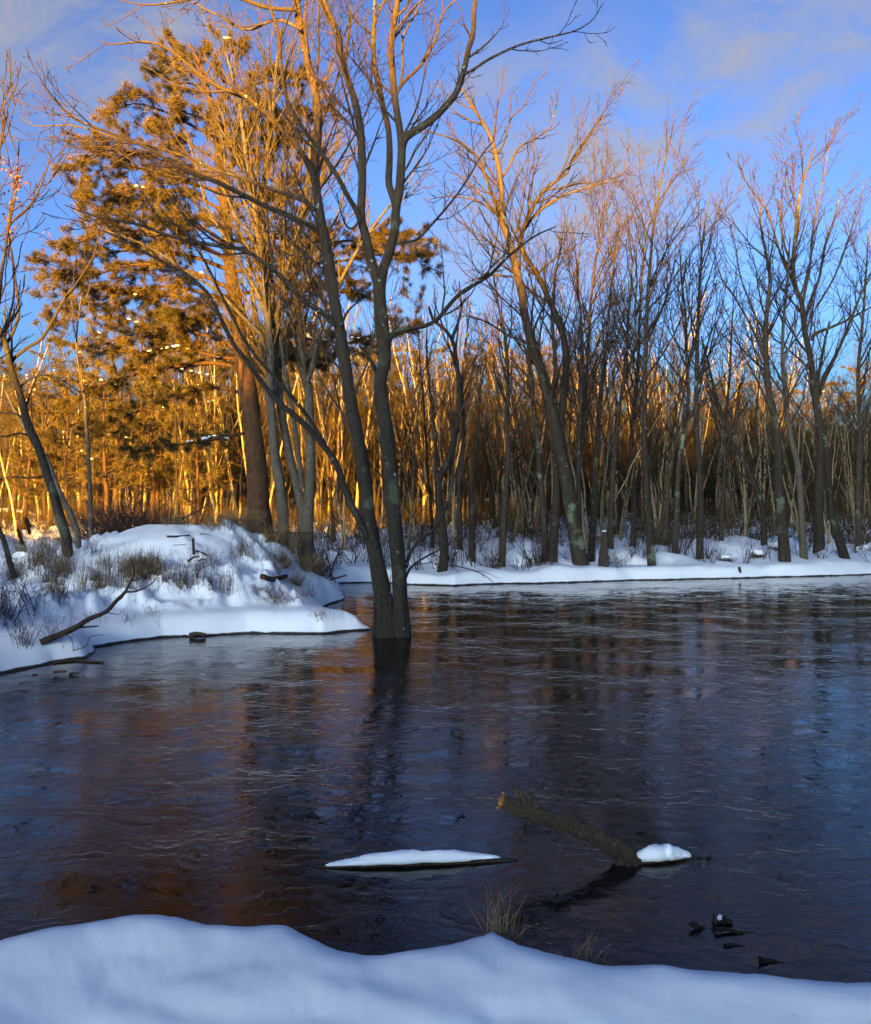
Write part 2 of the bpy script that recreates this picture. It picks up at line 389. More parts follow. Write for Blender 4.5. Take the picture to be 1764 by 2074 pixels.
def river_sd(x, y):
    """distance to the waterline, positive on land"""
    A = RIVER; B = np.roll(RIVER, -1, axis=0)
    best = np.full(x.shape, 1e9); ins = np.zeros(x.shape, bool)
    for (ax, ay), (bx, by) in zip(A, B):
        dx, dy = bx - ax, by - ay
        t = np.clip(((x - ax) * dx + (y - ay) * dy) / (dx * dx + dy * dy), 0, 1)
        best = np.minimum(best, (x - ax - t * dx) ** 2 + (y - ay - t * dy) ** 2)
        if ay != by: ins ^= ((ay > y) != (by > y)) & (x < dx * (y - ay) / dy + ax)
    return np.where(ins, -1, 1) * np.sqrt(best)
CREST_S = [-80, -40, -30, -22, -15, -9, -4, 0, 5, 10, 30, 80]
CREST_H = [2, 2, 2.2, 3.0, 4.4, 5.7, 8.9, 11.0, 12.6, 15, 18, 18]
def G(x, y):
    x = np.asarray(x, float); y = np.asarray(y, float)
    x, y = np.broadcast_arrays(x, y)
    sd = river_sd(x, y) + .05 * fbm(x * 2.3, y * 2.3, 3) + .22 * fbm(x * .8 + 5, y * .8, 2) * sst(19, 21, y)
    pos = np.maximum(sd, 0)
    near = y < 5.6
    # near bank: soft drifts
    zn = .405 * (1 - np.exp(-(pos / .17) ** 1.7)) - .15 * np.clip(pos - .28, 0, 1.7) + .06 * np.clip(pos - 2.2, 0, 10) + .06 * fbm(x * .9 + 3, y * .9, 3) * sst(.1, .8, pos) + .022 * fbm(x * 3.5 + y * 1.5, y * 5, 4)
    # far bank: snow ledge, then hummocks under the trees
    led = .3 + .17 * fbm(x * 1.0, y * .7 + 9, 3)
    zf = led * (1 - np.exp(-(pos / .12) ** 1.5))
    back = np.clip(pos - .5, 0, None)
    hum = np.maximum(0, fbm(x * 1.1, y * 1.1, 4)) ** .8
    zf = zf + .007 * np.clip(back, 0, 200) * sst(0, 10, back) + .65 * hum * sst(.6, 2.2, pos) + .05 * fbm(x * 3, y * 3, 3) * sst(.2, 1, pos)
    # the peninsula with its rounded mound
    wl = sst(-.9, -2.6, x) * sst(23, 18, y)
    zl = led * .9 * (1 - np.exp(-(pos / .13) ** 1.5)) + .15 * np.clip(pos - .15, 0, 3.2) + .06 * fbm(x * 1.7, y * 1.7 + 4, 3) * sst(.2, .9, pos)
    r2 = np.abs((x + 4.55) / 1.95) ** 2 + np.abs((y - 16.4) / 1.9) ** 2
    mound = .86 * np.exp(-r2 ** 1.05)
    edge = .4 * np.maximum(0, fbm(x * 1.6 + 7, y * 1.9, 4) + .1) * sst(.6, 1.0, pos) * sst(3.0, 1.6, pos)
    lump = .32 * np.maximum(0, fbm(x * 3.6 + 2, y * 4.2 + 8, 3) + .05) * sst(.45, .8, pos) * sst(2.2, 1.2, pos)
    rough = .55 * np.maximum(0, fbm(x * 2.6, y * 2.6 + 31, 4) - .03) * sst(-5.4, -6.6, x) * sst(.5, 1.2, pos)
    zl = zl + mound + edge + rough + lump
    zland = np.where(near, zn, zf * (1 - wl) + zl * wl)
    # unseen rise added behind the camera, its crest shaped to shade the river
    s = x * CA - y * SA; t = x * SA + y * CA
    crest = np.interp(s, CREST_S, CREST_H) + 130 * TAN + 1.6 * fbm(s * .35, t * .02 + 3, 4)
    zland = zland + np.maximum(0, crest - .4) * sst(-60, -130, t)
    zwater = np.maximum(-.7, sd * .8)
    return np.where(sd > 0, zland, zwater)
def gz(x, y): return float(G(np.array([x]), np.array([y]))[0])
def onground(px, d, dz=0.0):
    x = (px - CX) / FPX * d; return np.array((x, d, gz(x, d) + dz))

def build_ground():
    r = list(np.geomspace(.4, 9, 230)) + list(np.arange(9.07, 25, .07)) + list(np.geomspace(25.1, 70, 60)) + list(np.geomspace(74, 900, 34))
    r = np.array(r)
    a = np.concatenate([np.arange(-30, 30, .14), np.arange(30, 330, 2.5)])
    a = np.radians(a)
    rr, aa = np.meshgrid(r, a, indexing='ij')
    x = rr * np.sin(aa); y = rr * np.cos(aa)
    z = G(x, y)
    nr, na = x.shape
    mb = MB()
    i = np.arange(nr - 1)[:, None] * na; k = np.arange(na)[None, :]; k2 = (k + 1) % na
    q = np.stack([i + k, i + na + k, i + na + k2, i + k2], -1).reshape(-1, 4)[:, ::-1]
    mb.add(np.stack([x, y, z], -1), q)
    c = mb.n; mb.add([[0, 0, gz(0, 0)]]); kk = np.arange(na)
    mb.t.append(np.stack([np.full(na, c), kk, (kk + 1) % na], 1)[:, ::-1])
    o = mb.obj('ground', M['ground']); tag(o, kind='structure')
    mb = MB(); mb.add([[-70, 0, 0], [75, -9, 0], [75, 42, 0], [-70, 24, 0]], [[0, 1, 2, 3]])
    o = mb.obj('river', M['water']); tag(o, kind='structure')
build_ground()

# ------------------------------------------------------------------ trees
def stem_path(pts, d, N, d2=None):
    """survey-traced stem at its real distance; d2 = distance at the tip (leans towards / away)"""
    pts = np.array(pts, float); n = len(pts)
    if d2 is None: d2 = d
    lens = np.concatenate([[0], np.cumsum(np.hypot(*np.diff(pts, axis=0).T))]); f = lens / lens[-1]
    w = np.array([P(a, b, d + (d2 - d) * k) for (a, b), k in zip(pts, f)])
    return smooth_path(w, N)
def taper(N, r0, r1, flare=0.0, pw=1.0):
    s = np.linspace(0, 1, N); return r1 + (r0 - r1) * (1 - s) ** pw + flare * np.exp(-s * 22)
def trunk_obj(path, rad, material, root, name='trunk', sides=12, seed=0, rough=.1):
    mb = MB(); N = len(path)
    s = np.linspace(0, 1, N); L = np.linalg.norm(np.diff(path, axis=0), axis=1).sum()
    a = np.arange(sides) / sides * 6.283
    ii, aa = np.meshgrid(s * L * 2.5, a, indexing='ij')
    nz = fbm(np.cos(aa) * 1.2 + seed * 3.1 + 20, ii + np.sin(aa) * 1.2 + 40, 3)
    R = np.asarray(rad)[:, None] * (1 + rough * 2 * nz)
    tubes(mb, path[None], R[None], sides)
    return mb.obj(name, material, root)

def make_crown(rg, parents, root, matl, spec, twig_mat=None):
    """limbs and twigs grown from the given stems; one mesh per tree"""
    cur = parents; mb = MB()
    for k, sp in enumerate(spec):
        cur = grow(rg, cur, **{a: b for a, b in sp.items() if a != 'sides'})
        tubes(mb, cur[0], cur[1], sp.get('sides', 3))
    return mb.obj('crown', matl, root)
def stackp(lst, N=16):
    Ps = []; Rs = []
    for p, r in lst:
        u = np.linspace(0, 1, N); o = np.linspace(0, 1, len(p))
        Ps.append(np.stack([np.interp(u, o, p[:, k]) for k in range(3)], 1)); Rs.append(np.interp(u, o, r))
    return np.array(Ps), np.array(Rs)

# --- the double-trunked maple standing in the water
def main_tree():
    D = 12.9
    b = P(797, 1285, D); b[2] = -.3
    root = thing('maple_tree', b, 'double-trunked bare maple standing in the water at the tip of the snowy spit', 'tree')
    bk = M['main_bark']; rg = np.random.default_rng(11)
    A = [(781, 1330), (779, 1282), (778, 1228), (769, 1168), (755, 1093), (744, 1027), (737, 971), (725, 887), (711, 817), (699, 740), (687, 661), (677, 605), (668, 549), (659, 493), (648, 437), (639, 367), (637, 330), (641, 294), (644, 252), (641, 204), (633, 168), (623, 126), (616, 84), (606, 42), (600, 0), (592, -60), (588, -160), (580, -260)]
    B = [(815, 1330), (814, 1273), (809, 1168), (800, 1078), (794, 997), (784, 887), (771, 803), (770, 769), (778, 727), (773, 649), (768, 591), (768, 577)]
    B1 = [(768, 582), (760, 555), (749, 521), (740, 479), (731, 445), (732, 409), (734, 364), (732, 294), (728, 252), (718, 202), (704, 160), (690, 106), (679, 56), (659, 11), (640, -40), (628, -140)]
    B2 = [(769, 584), (776, 545), (787, 515), (799, 471), (801, 440), (803, 417), (810, 378), (813, 322), (814, 294), (808, 252), (799, 196), (794, 140), (792, 92), (796, 56), (803, 17), (808, -40), (812, -150)]
    B3 = [(802, 420), (796, 398), (787, 370), (789, 322), (787, 266), (777, 224), (767, 174), (757, 126), (757, 70), (759, 0), (760, -80)]
    B4 = [(814, 300), (818, 285), (830, 272), (866, 249), (897, 221), (925, 185), (942, 134), (948, 101), (958, 70), (960, 22), (966, -30), (975, -120)]
    stems = []; trunks = []
    for k, (pts, r0, r1, d2, fl) in enumerate(((A, .118, .035, D + .3, .11), (B, .112, .093, D - .2, .09), (B1, .068, .03, D - .9, 0), (B2, .075, .028, D + .2, 0), (B3, .055, .022, D + 1.0, 0), (B4, .06, .02, D - .5, 0))):
        d1 = D if k < 2 else {2: D - .2, 3: D - .2, 4: D - .05, 5: D - .02}[k]
        N = 60 if k < 2 else 36
        p = stem_path(pts, d1, N, d2); r = taper(N, r0, r1, fl if k < 2 else 0, 1.0)
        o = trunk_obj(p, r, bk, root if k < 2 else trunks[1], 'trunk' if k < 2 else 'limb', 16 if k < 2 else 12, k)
        if k < 2: trunks.append(o)
        stems.append((p, r))
    C1 = [(760, 1120), (745, 1090), (725, 1049), (700, 996), (683, 943), (661, 909), (639, 884), (616, 859), (594, 839), (566, 817), (543, 792), (521, 761), (499, 730), (476, 702), (451, 655), (425, 600), (390, 565), (350, 540), (300, 515), (250, 485), (200, 465)]
    C2 = [(662, 910), (650, 887), (622, 842), (597, 811), (571, 781), (546, 753), (521, 725), (493, 685), (473, 646), (445, 590), (415, 530), (380, 480), (330, 430)]
    limbs = [(C1, .056, .01, D, D - .6), (C2, .03, .008, D - .1, D - 1.6),
      ([(642, 466), (630, 457), (612, 451), (578, 434), (536, 417), (494, 395), (435, 367), (375, 345), (300, 300), (225, 270), (150, 240), (105, 195), (82, 165)], .045, .007, D + .1, D - 1.8),
      ([(676, 660), (668, 648), (645, 627), (612, 608), (586, 577), (550, 543), (522, 524), (494, 506), (425, 495), (350, 480), (280, 455), (200, 440), (130, 415)], .042, .007, D, D - 1.2),
      ([(637, 350), (628, 335), (606, 302), (578, 269), (544, 238), (494, 193), (450, 180), (400, 148), (350, 105), (300, 85), (225, 90), (205, 82)], .045, .007, D + .1, D - .8),
      ([(638, 425), (628, 414), (592, 398), (536, 378), (494, 361), (440, 345), (380, 320), (320, 300), (240, 280), (150, 255), (70, 255), (40, 235)], .03, .006, D + .1, D + .9),
      ([(731, 448), (718, 420), (700, 390), (684, 358), (655, 316), (640, 290), (628, 280), (603, 243), (580, 200), (569, 130), (564, 70), (547, 14), (530, -50)], .036, .012, D - .4, D - 1.6),
      ([(806, 492), (818, 490), (844, 485), (872, 457), (914, 409), (948, 361), (975, 315), (1000, 285)], .022, .006, D - .1, D - 1.0),
      ([(786, 706), (791, 683), (808, 669), (830, 664), (858, 661), (886, 647), (906, 622), (936, 591), (988, 560), (1029, 520), (1080, 480), (1127, 458)], .04, .007, D - .1, D - 1.6),
      ([(937, 152), (960, 140), (990, 120), (1050, 92), (1110, 76), (1165, 62), (1200, 40), (1222, 5)], .022, .005, D - .3, D - .8),
      ([(800, 196), (816, 168), (852, 132), (880, 84), (897, 28), (922, 0), (940, -40)], .028, .008, D, D + .8),
      ([(812, 172), (816, 130), (816, 78), (838, 34), (855, 0), (870, -50)], .02, .008, D + .1, D + .6),
      ([(600, 20), (540, 15), (480, -5), (430, -15), (380, 0), (300, 10), (240, 0)], .03, .006, D + .1, D - .6),
      ([(612, 60), (560, 40), (500, 60), (440, 30), (400, 10), (350, -20)], .026, .006, D + .1, D + .8),
      ([(731, 440), (715, 462), (700, 455), (688, 420), (682, 390)], .018, .006, D - .4, D - .8),
      ([(765, 770), (758, 745), (742, 715), (728, 700)], .03, .016, D - .1, D - .5),
      ([(822, 1150), (830, 1120), (850, 1096), (882, 1068), (902, 1030), (915, 985), (932, 925), (940, 880)], .028, .007, D + .05, D + 1.0),
      ([(818, 1180), (832, 1150), (862, 1128), (905, 1105), (930, 1080)], .02, .006, D + .05, D + .6),
      ([(690, 660), (705, 630), (725, 610), (735, 590)], .02, .006, D, D + .7)]
    for k, (pts, r0, r1, d1, d2) in enumerate(limbs):
        p = stem_path(pts, d1, 30, d2); r = taper(30, r0, r1, 0, .8)
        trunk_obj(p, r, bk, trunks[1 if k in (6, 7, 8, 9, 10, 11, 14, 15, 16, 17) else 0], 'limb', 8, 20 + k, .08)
        stems.append((p, r))
    # torn bark and dead shoots at the waterline
    mb = MB()
    for px, py0, py1, w in ((758, 1290, 1218, .02), (771, 1290, 1200, .025), (790, 1290, 1210, .022), (797, 1290, 1150, .014), (791, 1290, 1165, .012), (803, 1290, 1228, .02), (826, 1288, 1240, .018)):
        p = smooth_path(np.array([P(px, py0 + 25, D - .1), P(px + 1, (py0 + py1) / 2, D - .12), P(px - 1, py1, D - .1)]), 8)
        capped(mb, p, taper(8, w * 1.3, w * .35), 6, .5, int(px))
    mb.obj('torn_bark', bk, root, smooth=False)['kind'] = 'stuff'
    N = 20
    up = stackp([(p[len(p) // 2:], r[len(r) // 2:]) if k in (6, 7) else (p, r) for k, (p, r) in enumerate(stems) if k not in (1, 21, 22)], N)
    make_crown(rg, up, root, M['twig'], [
        dict(per_m=3.7, t=(.25, .98), ang=(20, 46), L=(.22, .5), clip=(.35, 2.4), npts=8, up=.09, wob=.09, rk=.6, rmax=.02, rtip=.005, sides=5),
        dict(per_m=4.6, t=(.12, .97), ang=(22, 48), L=(.3, .6), clip=(.22, 1.1), npts=6, up=.1, wob=.12, rk=.7, rmax=.009, rtip=.0043, sides=3),
        dict(per_m=5.5, t=(.15, .97), ang=(22, 52), L=(.35, .7), clip=(.1, .42), npts=4, up=.1, wob=.14, rk=.9, rmax=.006, rtip=.0037, sides=3)])
    return root

_ico = None
def blob(mb, c, r, seed, rough=.25, sub=2):
    """an uneven lump"""
    global _ico
    if _ico is None:
        import bmesh
        _ico = {}
        for s in (1, 2, 3):
            bm = bmesh.new(); bmesh.ops.create_icosphere(bm, subdivisions=s, radius=1)
            _ico[s] = (np.array([v.co[:] for v in bm.verts]), np.array([[v.index for v in f.verts] for f in bm.faces])); bm.free()
    v, f = _ico[sub]
    k = seed * 1.37
    nz = fbm(v[:, 0] * 1.3 + k, v[:, 1] * 1.3 + v[:, 2] * 1.7 - k, 3)
    mb.add(np.asarray(c) + v * np.asarray(r) * (1 + rough * 2 * nz)[:, None], None, f)

main = main_tree()

FARSPEC = [
    dict(per_m=2.6, t=(.3, .98), ang=(18, 42), L=(.2, .42), clip=(.5, 3.2), npts=8, up=.1, wob=.09, rk=.6, rmax=.03, rtip=.0078, sides=4),
    dict(per_m=3.6, t=(.12, .97), ang=(20, 45), L=(.3, .55), clip=(.3, 1.3), npts=6, up=.1, wob=.12, rk=.7, rmax=.013, rtip=.0062, sides=3),
    dict(per_m=5.2, t=(.15, .97), ang=(20, 50), L=(.35, .7), clip=(.12, .5), npts=4, up=.1, wob=.14, rk=.9, rmax=.008, rtip=.0054, sides=3)]
def spec(scale=1.0, t0=.3, up=.1, ang=None):
    out = [dict(s) for s in FARSPEC]
    for s in out: s['per_m'] *= scale; s['up'] = up
    out[0]['t'] = (t0, .98)
    if ang: out[0]['ang'] = ang
    return out

def traced_tree(name, label, d, stems, bark_m, seed, crown_spec, twig='twig', group=None, names=None, ground=True, extra=()):
    """stems: (points, r0, r1, d2, isTrunk)"""
    rg = np.random.default_rng(seed)
    p0 = stems[0][0][0]
    x0 = (p0[0] - CX) / FPX * d; z0 = gz(x0, d) if ground else P(*p0, d)[2]
    root = thing(name, (x0, d, z0), label, 'tree', group)
    lst = []
    for k, s in enumerate(stems):
        pts, r0, r1, d1, d2, tr = s
        N = 44 if tr else 26
        p = stem_path(pts, d1, N, d2)
        if tr and ground:
            zb = gz(p[0, 0], p[0, 1]) - .15
            add = np.array([[p[0, 0], p[0, 1], zb]])
            p = smooth_path(np.vstack([add, p[2:]]) if p[0, 2] - zb < .1 else np.vstack([add, p]), N)
        r = taper(N, r0, r1, r0 * .2 if tr else 0, .9)
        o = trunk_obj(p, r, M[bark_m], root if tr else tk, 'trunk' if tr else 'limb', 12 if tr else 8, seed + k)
        if tr: tk = o
        lst.append((p, r))
    make_crown(rg, stackp(lst, 18), root, M[twig], crown_spec)
    return root

# --- clump of pale maples behind the mound
D = 17.6
traced_tree('maple_tree', 'clump of pale slender maple stems rising beside the pine trunk', D, [
    ([(572, 1105), (574, 1055), (569, 999), (557, 929), (552, 859), (546, 803), (549, 747), (546, 691), (541, 635), (540, 575), (531, 525), (520, 450), (503, 350), (490, 250), (470, 150), (455, 100)], .115, .02, D, D - .6, 1),
    ([(613, 1110), (613, 1041), (599, 971), (585, 915), (574, 859), (566, 803), (564, 747), (560, 691), (555, 635), (545, 540), (533, 430), (538, 330), (552, 230), (560, 130), (570, 60)], .1, .02, D + .1, D + .3, 1),
    ([(622, 1115), (622, 1055), (627, 985), (629, 915), (627, 859), (625, 803), (622, 769), (613, 747), (608, 705), (604, 635), (596, 560), (604, 480), (622, 380), (630, 290), (650, 190)], .12, .018, D + .05, D + .8, 1),
    ([(622, 775), (633, 741), (639, 705), (650, 669), (661, 635), (690, 570), (728, 500), (770, 440), (820, 380), (850, 330)], .06, .012, D + .1, D + .9, 0),
    ([(613, 990), (602, 901), (594, 845), (585, 789), (574, 733), (569, 691), (562, 635), (588, 520), (618, 430), (660, 350), (690, 280)], .055, .012, D + .1, D - .6, 0),
    ([(541, 640), (520, 590), (490, 540), (455, 480), (420, 420), (395, 330), (380, 280)], .04, .01, D - .1, D - 1.2, 0),
    ([(546, 695), (500, 650), (440, 590), (380, 550), (300, 500), (240, 475), (200, 465)], .045, .009, D, D - 1.6, 0),
    ([(548, 745), (530, 690), (515, 620), (500, 520), (470, 420), (455, 320), (440, 220)], .05, .01, D, D + .8, 0),
    ([(562, 640), (570, 560), (575, 470), (570, 380), (585, 280), (600, 200)], .045, .01, D + .1, D + .6, 0),
    ([(604, 640), (625, 560), (660, 480), (690, 420), (700, 340), (720, 280)], .035, .01, D + .2, D + 1.0, 0),
    ([(535, 560), (510, 480), (480, 440), (440, 360), (410, 330), (370, 260)], .03, .008, D - .2, D - .9, 0),
    ], 'maple_bark', 21, spec(1.25, .3, .12, (14, 34)), 'pale_twig')

# --- leaning dark tree at the left
D = 15.2
traced_tree('leaning_tree', 'dark maple leaning left at the left foot of the snowy mound, with long bowed limbs', D, [
    ([(136, 1100), (134, 1089), (122, 1048), (108, 1000), (92, 950), (78, 908), (56, 858), (42, 802), (22, 746), (11, 696), (0, 670), (-18, 630), (-30, 560), (-40, 480)], .085, .03, D, D - .3, 1),
    ([(22, 737), (28, 726), (56, 704), (84, 687), (106, 651), (126, 614), (157, 570), (185, 528), (200, 480), (205, 420)], .032, .006, D, D - .8, 0),
    ([(12, 697), (25, 676), (38, 634), (32, 578), (25, 519), (17, 477), (20, 420), (30, 360)], .03, .006, D - .05, D - .5, 0),
    ([(40, 795), (48, 776), (84, 760), (120, 768), (157, 791), (168, 808)], .02, .006, D, D - .5, 0),
    ([(55, 852), (30, 838), (0, 836), (-40, 830)], .02, .008, D, D + .3, 0),
    ([(66, 885), (40, 878), (10, 884), (-30, 884)], .022, .008, D, D - .4, 0),
    ([(96, 965), (60, 968), (20, 966), (-20, 975)], .018, .006, D, D - .4, 0),
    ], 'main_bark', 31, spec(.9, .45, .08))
traced_tree('small_tree', 'thin grey sapling standing straight beside the bramble left of the mound', 17.5, [
    ([(184, 1050), (183, 1010), (181, 960), (178, 900), (174, 858), (172, 810), (160, 740), (155, 680), (165, 600)], .05, .012, 17.5, 17.2, 1)], 'maple_bark', 33, spec(.7, .4, .1), 'pale_twig')
traced_tree('small_tree', 'grey trunk slanting behind the dark leaning maple', 16.2, [
    ([(157, 1080), (146, 1046), (130, 1015), (112, 975), (95, 930), (70, 900), (40, 850), (10, 790)], .06, .02, 16.2, 16.6, 1)], 'maple_bark', 34, spec(.7, .5, .1))

# --- oak sapling at the left edge still holding some leaves
def leaf_tree():
    D = 12.2
    root = traced_tree('oak_tree', 'slim oak still holding a few curled orange leaves, left of the leaning maple', D, [
        ([(-80, 1150), (-62, 1000), (-40, 850), (-20, 720), (-2, 600), (2, 561), (11, 505), (17, 457), (31, 393), (36, 323), (40, 280)], .05, .008, D, D, 1),
        ([(16, 460), (34, 440), (56, 421), (75, 392), (87, 365), (98, 330), (106, 295), (109, 233)], .016, .005, D, D - .4, 0),
        ([(-20, 720), (10, 660), (28, 600), (24, 520), (17, 470)], .02, .006, D, D + .3, 0),
        ([(-30, 780), (-40, 640), (-30, 480), (-10, 360), (5, 260), (10, 200), (22, 170)], .03, .006, D, D - .3, 0),
        ([(0, 300), (18, 260), (28, 220), (34, 205)], .01, .004, D, D - .3, 0),
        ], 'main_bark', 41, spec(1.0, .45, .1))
    rg = np.random.default_rng(5); mb = MB()
    spots = [(2, 325, 10, 9), (12, 335, 12, 8), (18, 355, 9, 7), (32, 350, 14, 16), (36, 375, 14, 18), (22, 385, 10, 8), (28, 412, 10, 8), (14, 455, 12, 8), (22, 470, 10, 6), (38, 408, 6, 3), (88, 470, 14, 7), (98, 480, 10, 5), (84, 505, 8, 4), (20, 440, 10, 5), (16, 178, 8, 2)]
    for px, py, sp, n in spots:
        for k in range(n):
            c = P(px + rg.normal() * sp * .5, py + rg.normal() * sp * .6, D + rg.normal() * .12)
            u = norm(rg.normal(size=3)); w = norm(np.cross(u, rg.normal(size=3))); nn = np.cross(u, w)
            a = .028 * rg.uniform(.7, 1.4); bb = a * .55
            v = [c, c + u * a * .6 + w * bb + nn * a * .2, c + u * a * 1.6 + nn * a * .1, c + u * a * .7 - w * bb + nn * a * .25]
            mb.add(v, None, [[0, 1, 2], [0, 2, 3]])
    mb.obj('leaves', M['leaf'], root)['kind'] = 'stuff'
leaf_tree()

# --- crooked tree on the far bank, right beside the water maple
D = 21.3
traced_tree('crooked_tree', 'crooked dark tree with a kinked trunk at the far water edge', D, [
    ([(893, 1172), (895, 1165), (900, 1111), (891, 1027), (889, 971), (909, 929), (923, 873), (931, 803), (923, 719), (914, 685), (895, 662), (878, 649), (868, 620)], .115, .03, D, D - .2, 1),
    ([(915, 690), (917, 683), (928, 652), (934, 620), (930, 570)], .04, .012, D - .1, D + .3, 0),
    ([(890, 975), (883, 957), (881, 887), (869, 775), (864, 705), (866, 640)], .05, .012, D, D + .4, 0),
    ([(908, 1035), (912, 960), (915, 860), (910, 780), (915, 735)], .045, .012, D + .3, D + .5, 0),
    ([(891, 1020), (875, 1010), (862, 985), (850, 950)], .03, .008, D, D - .5, 0),
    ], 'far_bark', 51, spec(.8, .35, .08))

# --- the great swamp maple of the far bank
D = 22.3
traced_tree('maple_tree', 'largest maple on the far bank, mossy knot at its fork and broad golden crown', D, [
    ([(1180, 1160), (1177, 1153), (1158, 1041), (1144, 957), (1130, 893), (1116, 831), (1099, 761), (1082, 711), (1065, 649), (1060, 610), (1049, 562), (1037, 514), (1026, 472), (1014, 440), (1016, 400), (1015, 369), (1005, 318), (993, 276), (970, 237), (950, 205), (935, 180)], .185, .025, D, D - .5, 1),
    ([(1132, 895), (1136, 859), (1141, 803), (1147, 733), (1144, 691), (1130, 649), (1115, 615), (1099, 576), (1088, 556), (1066, 523), (1052, 495), (1060, 464), (1088, 402), (1116, 374), (1149, 349), (1161, 318), (1183, 288), (1211, 246), (1239, 229)], .11, .012, D, D - .3, 0),
    ([(1040, 520), (1049, 500), (1060, 464), (1093, 428), (1127, 402), (1169, 386), (1225, 369), (1260, 350)], .05, .01, D - .2, D + .6, 0),
    ([(1010, 432), (1000, 405), (981, 352), (970, 321), (942, 296), (911, 279), (875, 268), (850, 255)], .05, .01, D - .3, D - 1.0, 0),
    ([(1012, 435), (990, 415), (965, 385), (935, 360), (905, 345)], .035, .008, D - .3, D - .9, 0),
    ([(1012, 365), (1030, 340), (1050, 300), (1085, 280), (1115, 255), (1130, 200)], .035, .008, D - .3, D + .3, 0),
    ([(1005, 315), (1020, 290), (1035, 240), (1060, 215), (1085, 160)], .03, .008, D - .4, D - .2, 0),
    ([(1010, 440), (995, 425), (960, 405), (910, 398), (860, 405)], .03, .007, D - .3, D - 1.2, 0),
    ([(1082, 712), (1060, 690), (1030, 680), (990, 655), (950, 640), (920, 645)], .04, .008, D - .2, D - 1.4, 0),
    ([(1049, 562), (1030, 560), (990, 558), (950, 570), (920, 590)], .03, .007, D - .3, D - 1.0, 0),
    ([(1088, 556), (1110, 535), (1135, 515), (1165, 500)], .03, .008, D - .1, D - .6, 0),
    ([(1172, 1142), (1173, 1055), (1172, 957), (1175, 845), (1180, 747), (1178, 660), (1170, 560), (1180, 470)], .075, .015, D + .2, D + .5, 1),
    ], 'far_bark', 61, spec(1.05, .3, .1, (18, 46)))

# --- the two pale right-hand trees and their neighbours
D = 22.4
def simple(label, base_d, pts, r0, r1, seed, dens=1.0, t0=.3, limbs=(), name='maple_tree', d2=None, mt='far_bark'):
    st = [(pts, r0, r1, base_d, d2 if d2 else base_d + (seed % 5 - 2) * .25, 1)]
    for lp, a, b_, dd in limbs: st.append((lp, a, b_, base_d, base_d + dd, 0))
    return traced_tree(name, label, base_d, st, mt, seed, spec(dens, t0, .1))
simple('wide-crowned maple with a thick lichen-streaked trunk at the right of the far bank', 24.8,
    [(1659, 1132), (1658, 1044), (1659, 966), (1662, 888), (1654, 823), (1646, 758), (1641, 720), (1628, 663), (1625, 616), (1610, 580), (1606, 533), (1612, 468), (1620, 393), (1632, 350), (1650, 300)], .14, .02, 71, 1.15, .3, [
    ([(1645, 690), (1651, 676), (1683, 663), (1722, 645), (1764, 622), (1800, 600)], .05, .01, -.8),
    ([(1660, 800), (1667, 767), (1695, 715), (1722, 650), (1748, 585), (1770, 540), (1790, 480)], .06, .012, .6),
    ([(1628, 655), (1645, 600), (1660, 560), (1670, 500), (1690, 440), (1705, 380)], .05, .01, .5),
    ([(1612, 580), (1590, 540), (1570, 480), (1555, 430), (1525, 390), (1500, 345), (1495, 310)], .04, .008, -.6),
    ([(1625, 615), (1640, 540), (1645, 480), (1655, 420), (1670, 350), (1680, 290)], .045, .009, -.5),
    ([(1655, 620), (1690, 560), (1720, 480), (1735, 420), (1755, 360)], .03, .008, .8),
    ([(1607, 540), (1590, 500), (1580, 430), (1590, 360), (1600, 320)], .035, .008, .5),
    ([(1640, 720), (1615, 690), (1590, 640), (1560, 590), (1530, 560)], .03, .008, .7)])
simple('pale slim maple forking high, beside the lichen-streaked maple', 23.7,
    [(1590, 1142), (1584, 1057), (1577, 966), (1576, 901), (1568, 849), (1558, 797), (1552, 732), (1550, 668), (1556, 610), (1560, 559), (1550, 507), (1539, 442), (1545, 400)], .14, .016, 72, 1.0, .35, [
    ([(1552, 740), (1535, 690), (1510, 640), (1480, 590), (1460, 560), (1445, 500)], .04, .009, -.5),
    ([(1550, 670), (1530, 640), (1500, 560), (1490, 500), (1475, 440)], .03, .008, .5)])
simple('crooked pale-barked maple between the two thick right-hand trunks', 24.0,
    [(1628, 1140), (1623, 1031), (1615, 940), (1599, 875), (1591, 797), (1585, 732), (1586, 663), (1591, 611), (1597, 546), (1600, 480)], .1, .016, 73, .9, .4, [
    ([(1587, 735), (1600, 700), (1615, 640), (1612, 590)], .03, .008, .4)], mt='maple_bark')
simple('lichen-green trunk slanting into the wide-crowned maple', 24.4,
    [(1714, 1137), (1696, 1083), (1683, 1031), (1677, 953), (1672, 901), (1662, 849), (1655, 790), (1665, 720), (1680, 650)], .12, .02, 74, .9, .5)
simple('tall straight maple of the far bank leaning slightly left, with a tall feathered top', 22.6,
    [(1321, 1150), (1320, 1147), (1312, 1027), (1306, 915), (1306, 775), (1309, 663), (1312, 600), (1318, 520), (1325, 450), (1345, 330), (1362, 265)], .1, .01, 75, 1.15, .35, [
    ([(1308, 700), (1330, 650), (1350, 600), (1365, 540), (1385, 480)], .035, .008, .4),
    ([(1307, 770), (1290, 700), (1285, 640), (1290, 560), (1280, 480)], .035, .008, -.4)])
simple('thin dark maple left of the pair by the driftwood', 24.5,
    [(1367, 1119), (1370, 1044), (1374, 953), (1383, 888), (1394, 810), (1391, 732), (1388, 640), (1380, 560), (1375, 450)], .085, .012, 76, 1.0, .35, [
    ([(1392, 735), (1410, 680), (1440, 600), (1450, 540)], .03, .007, .5)])
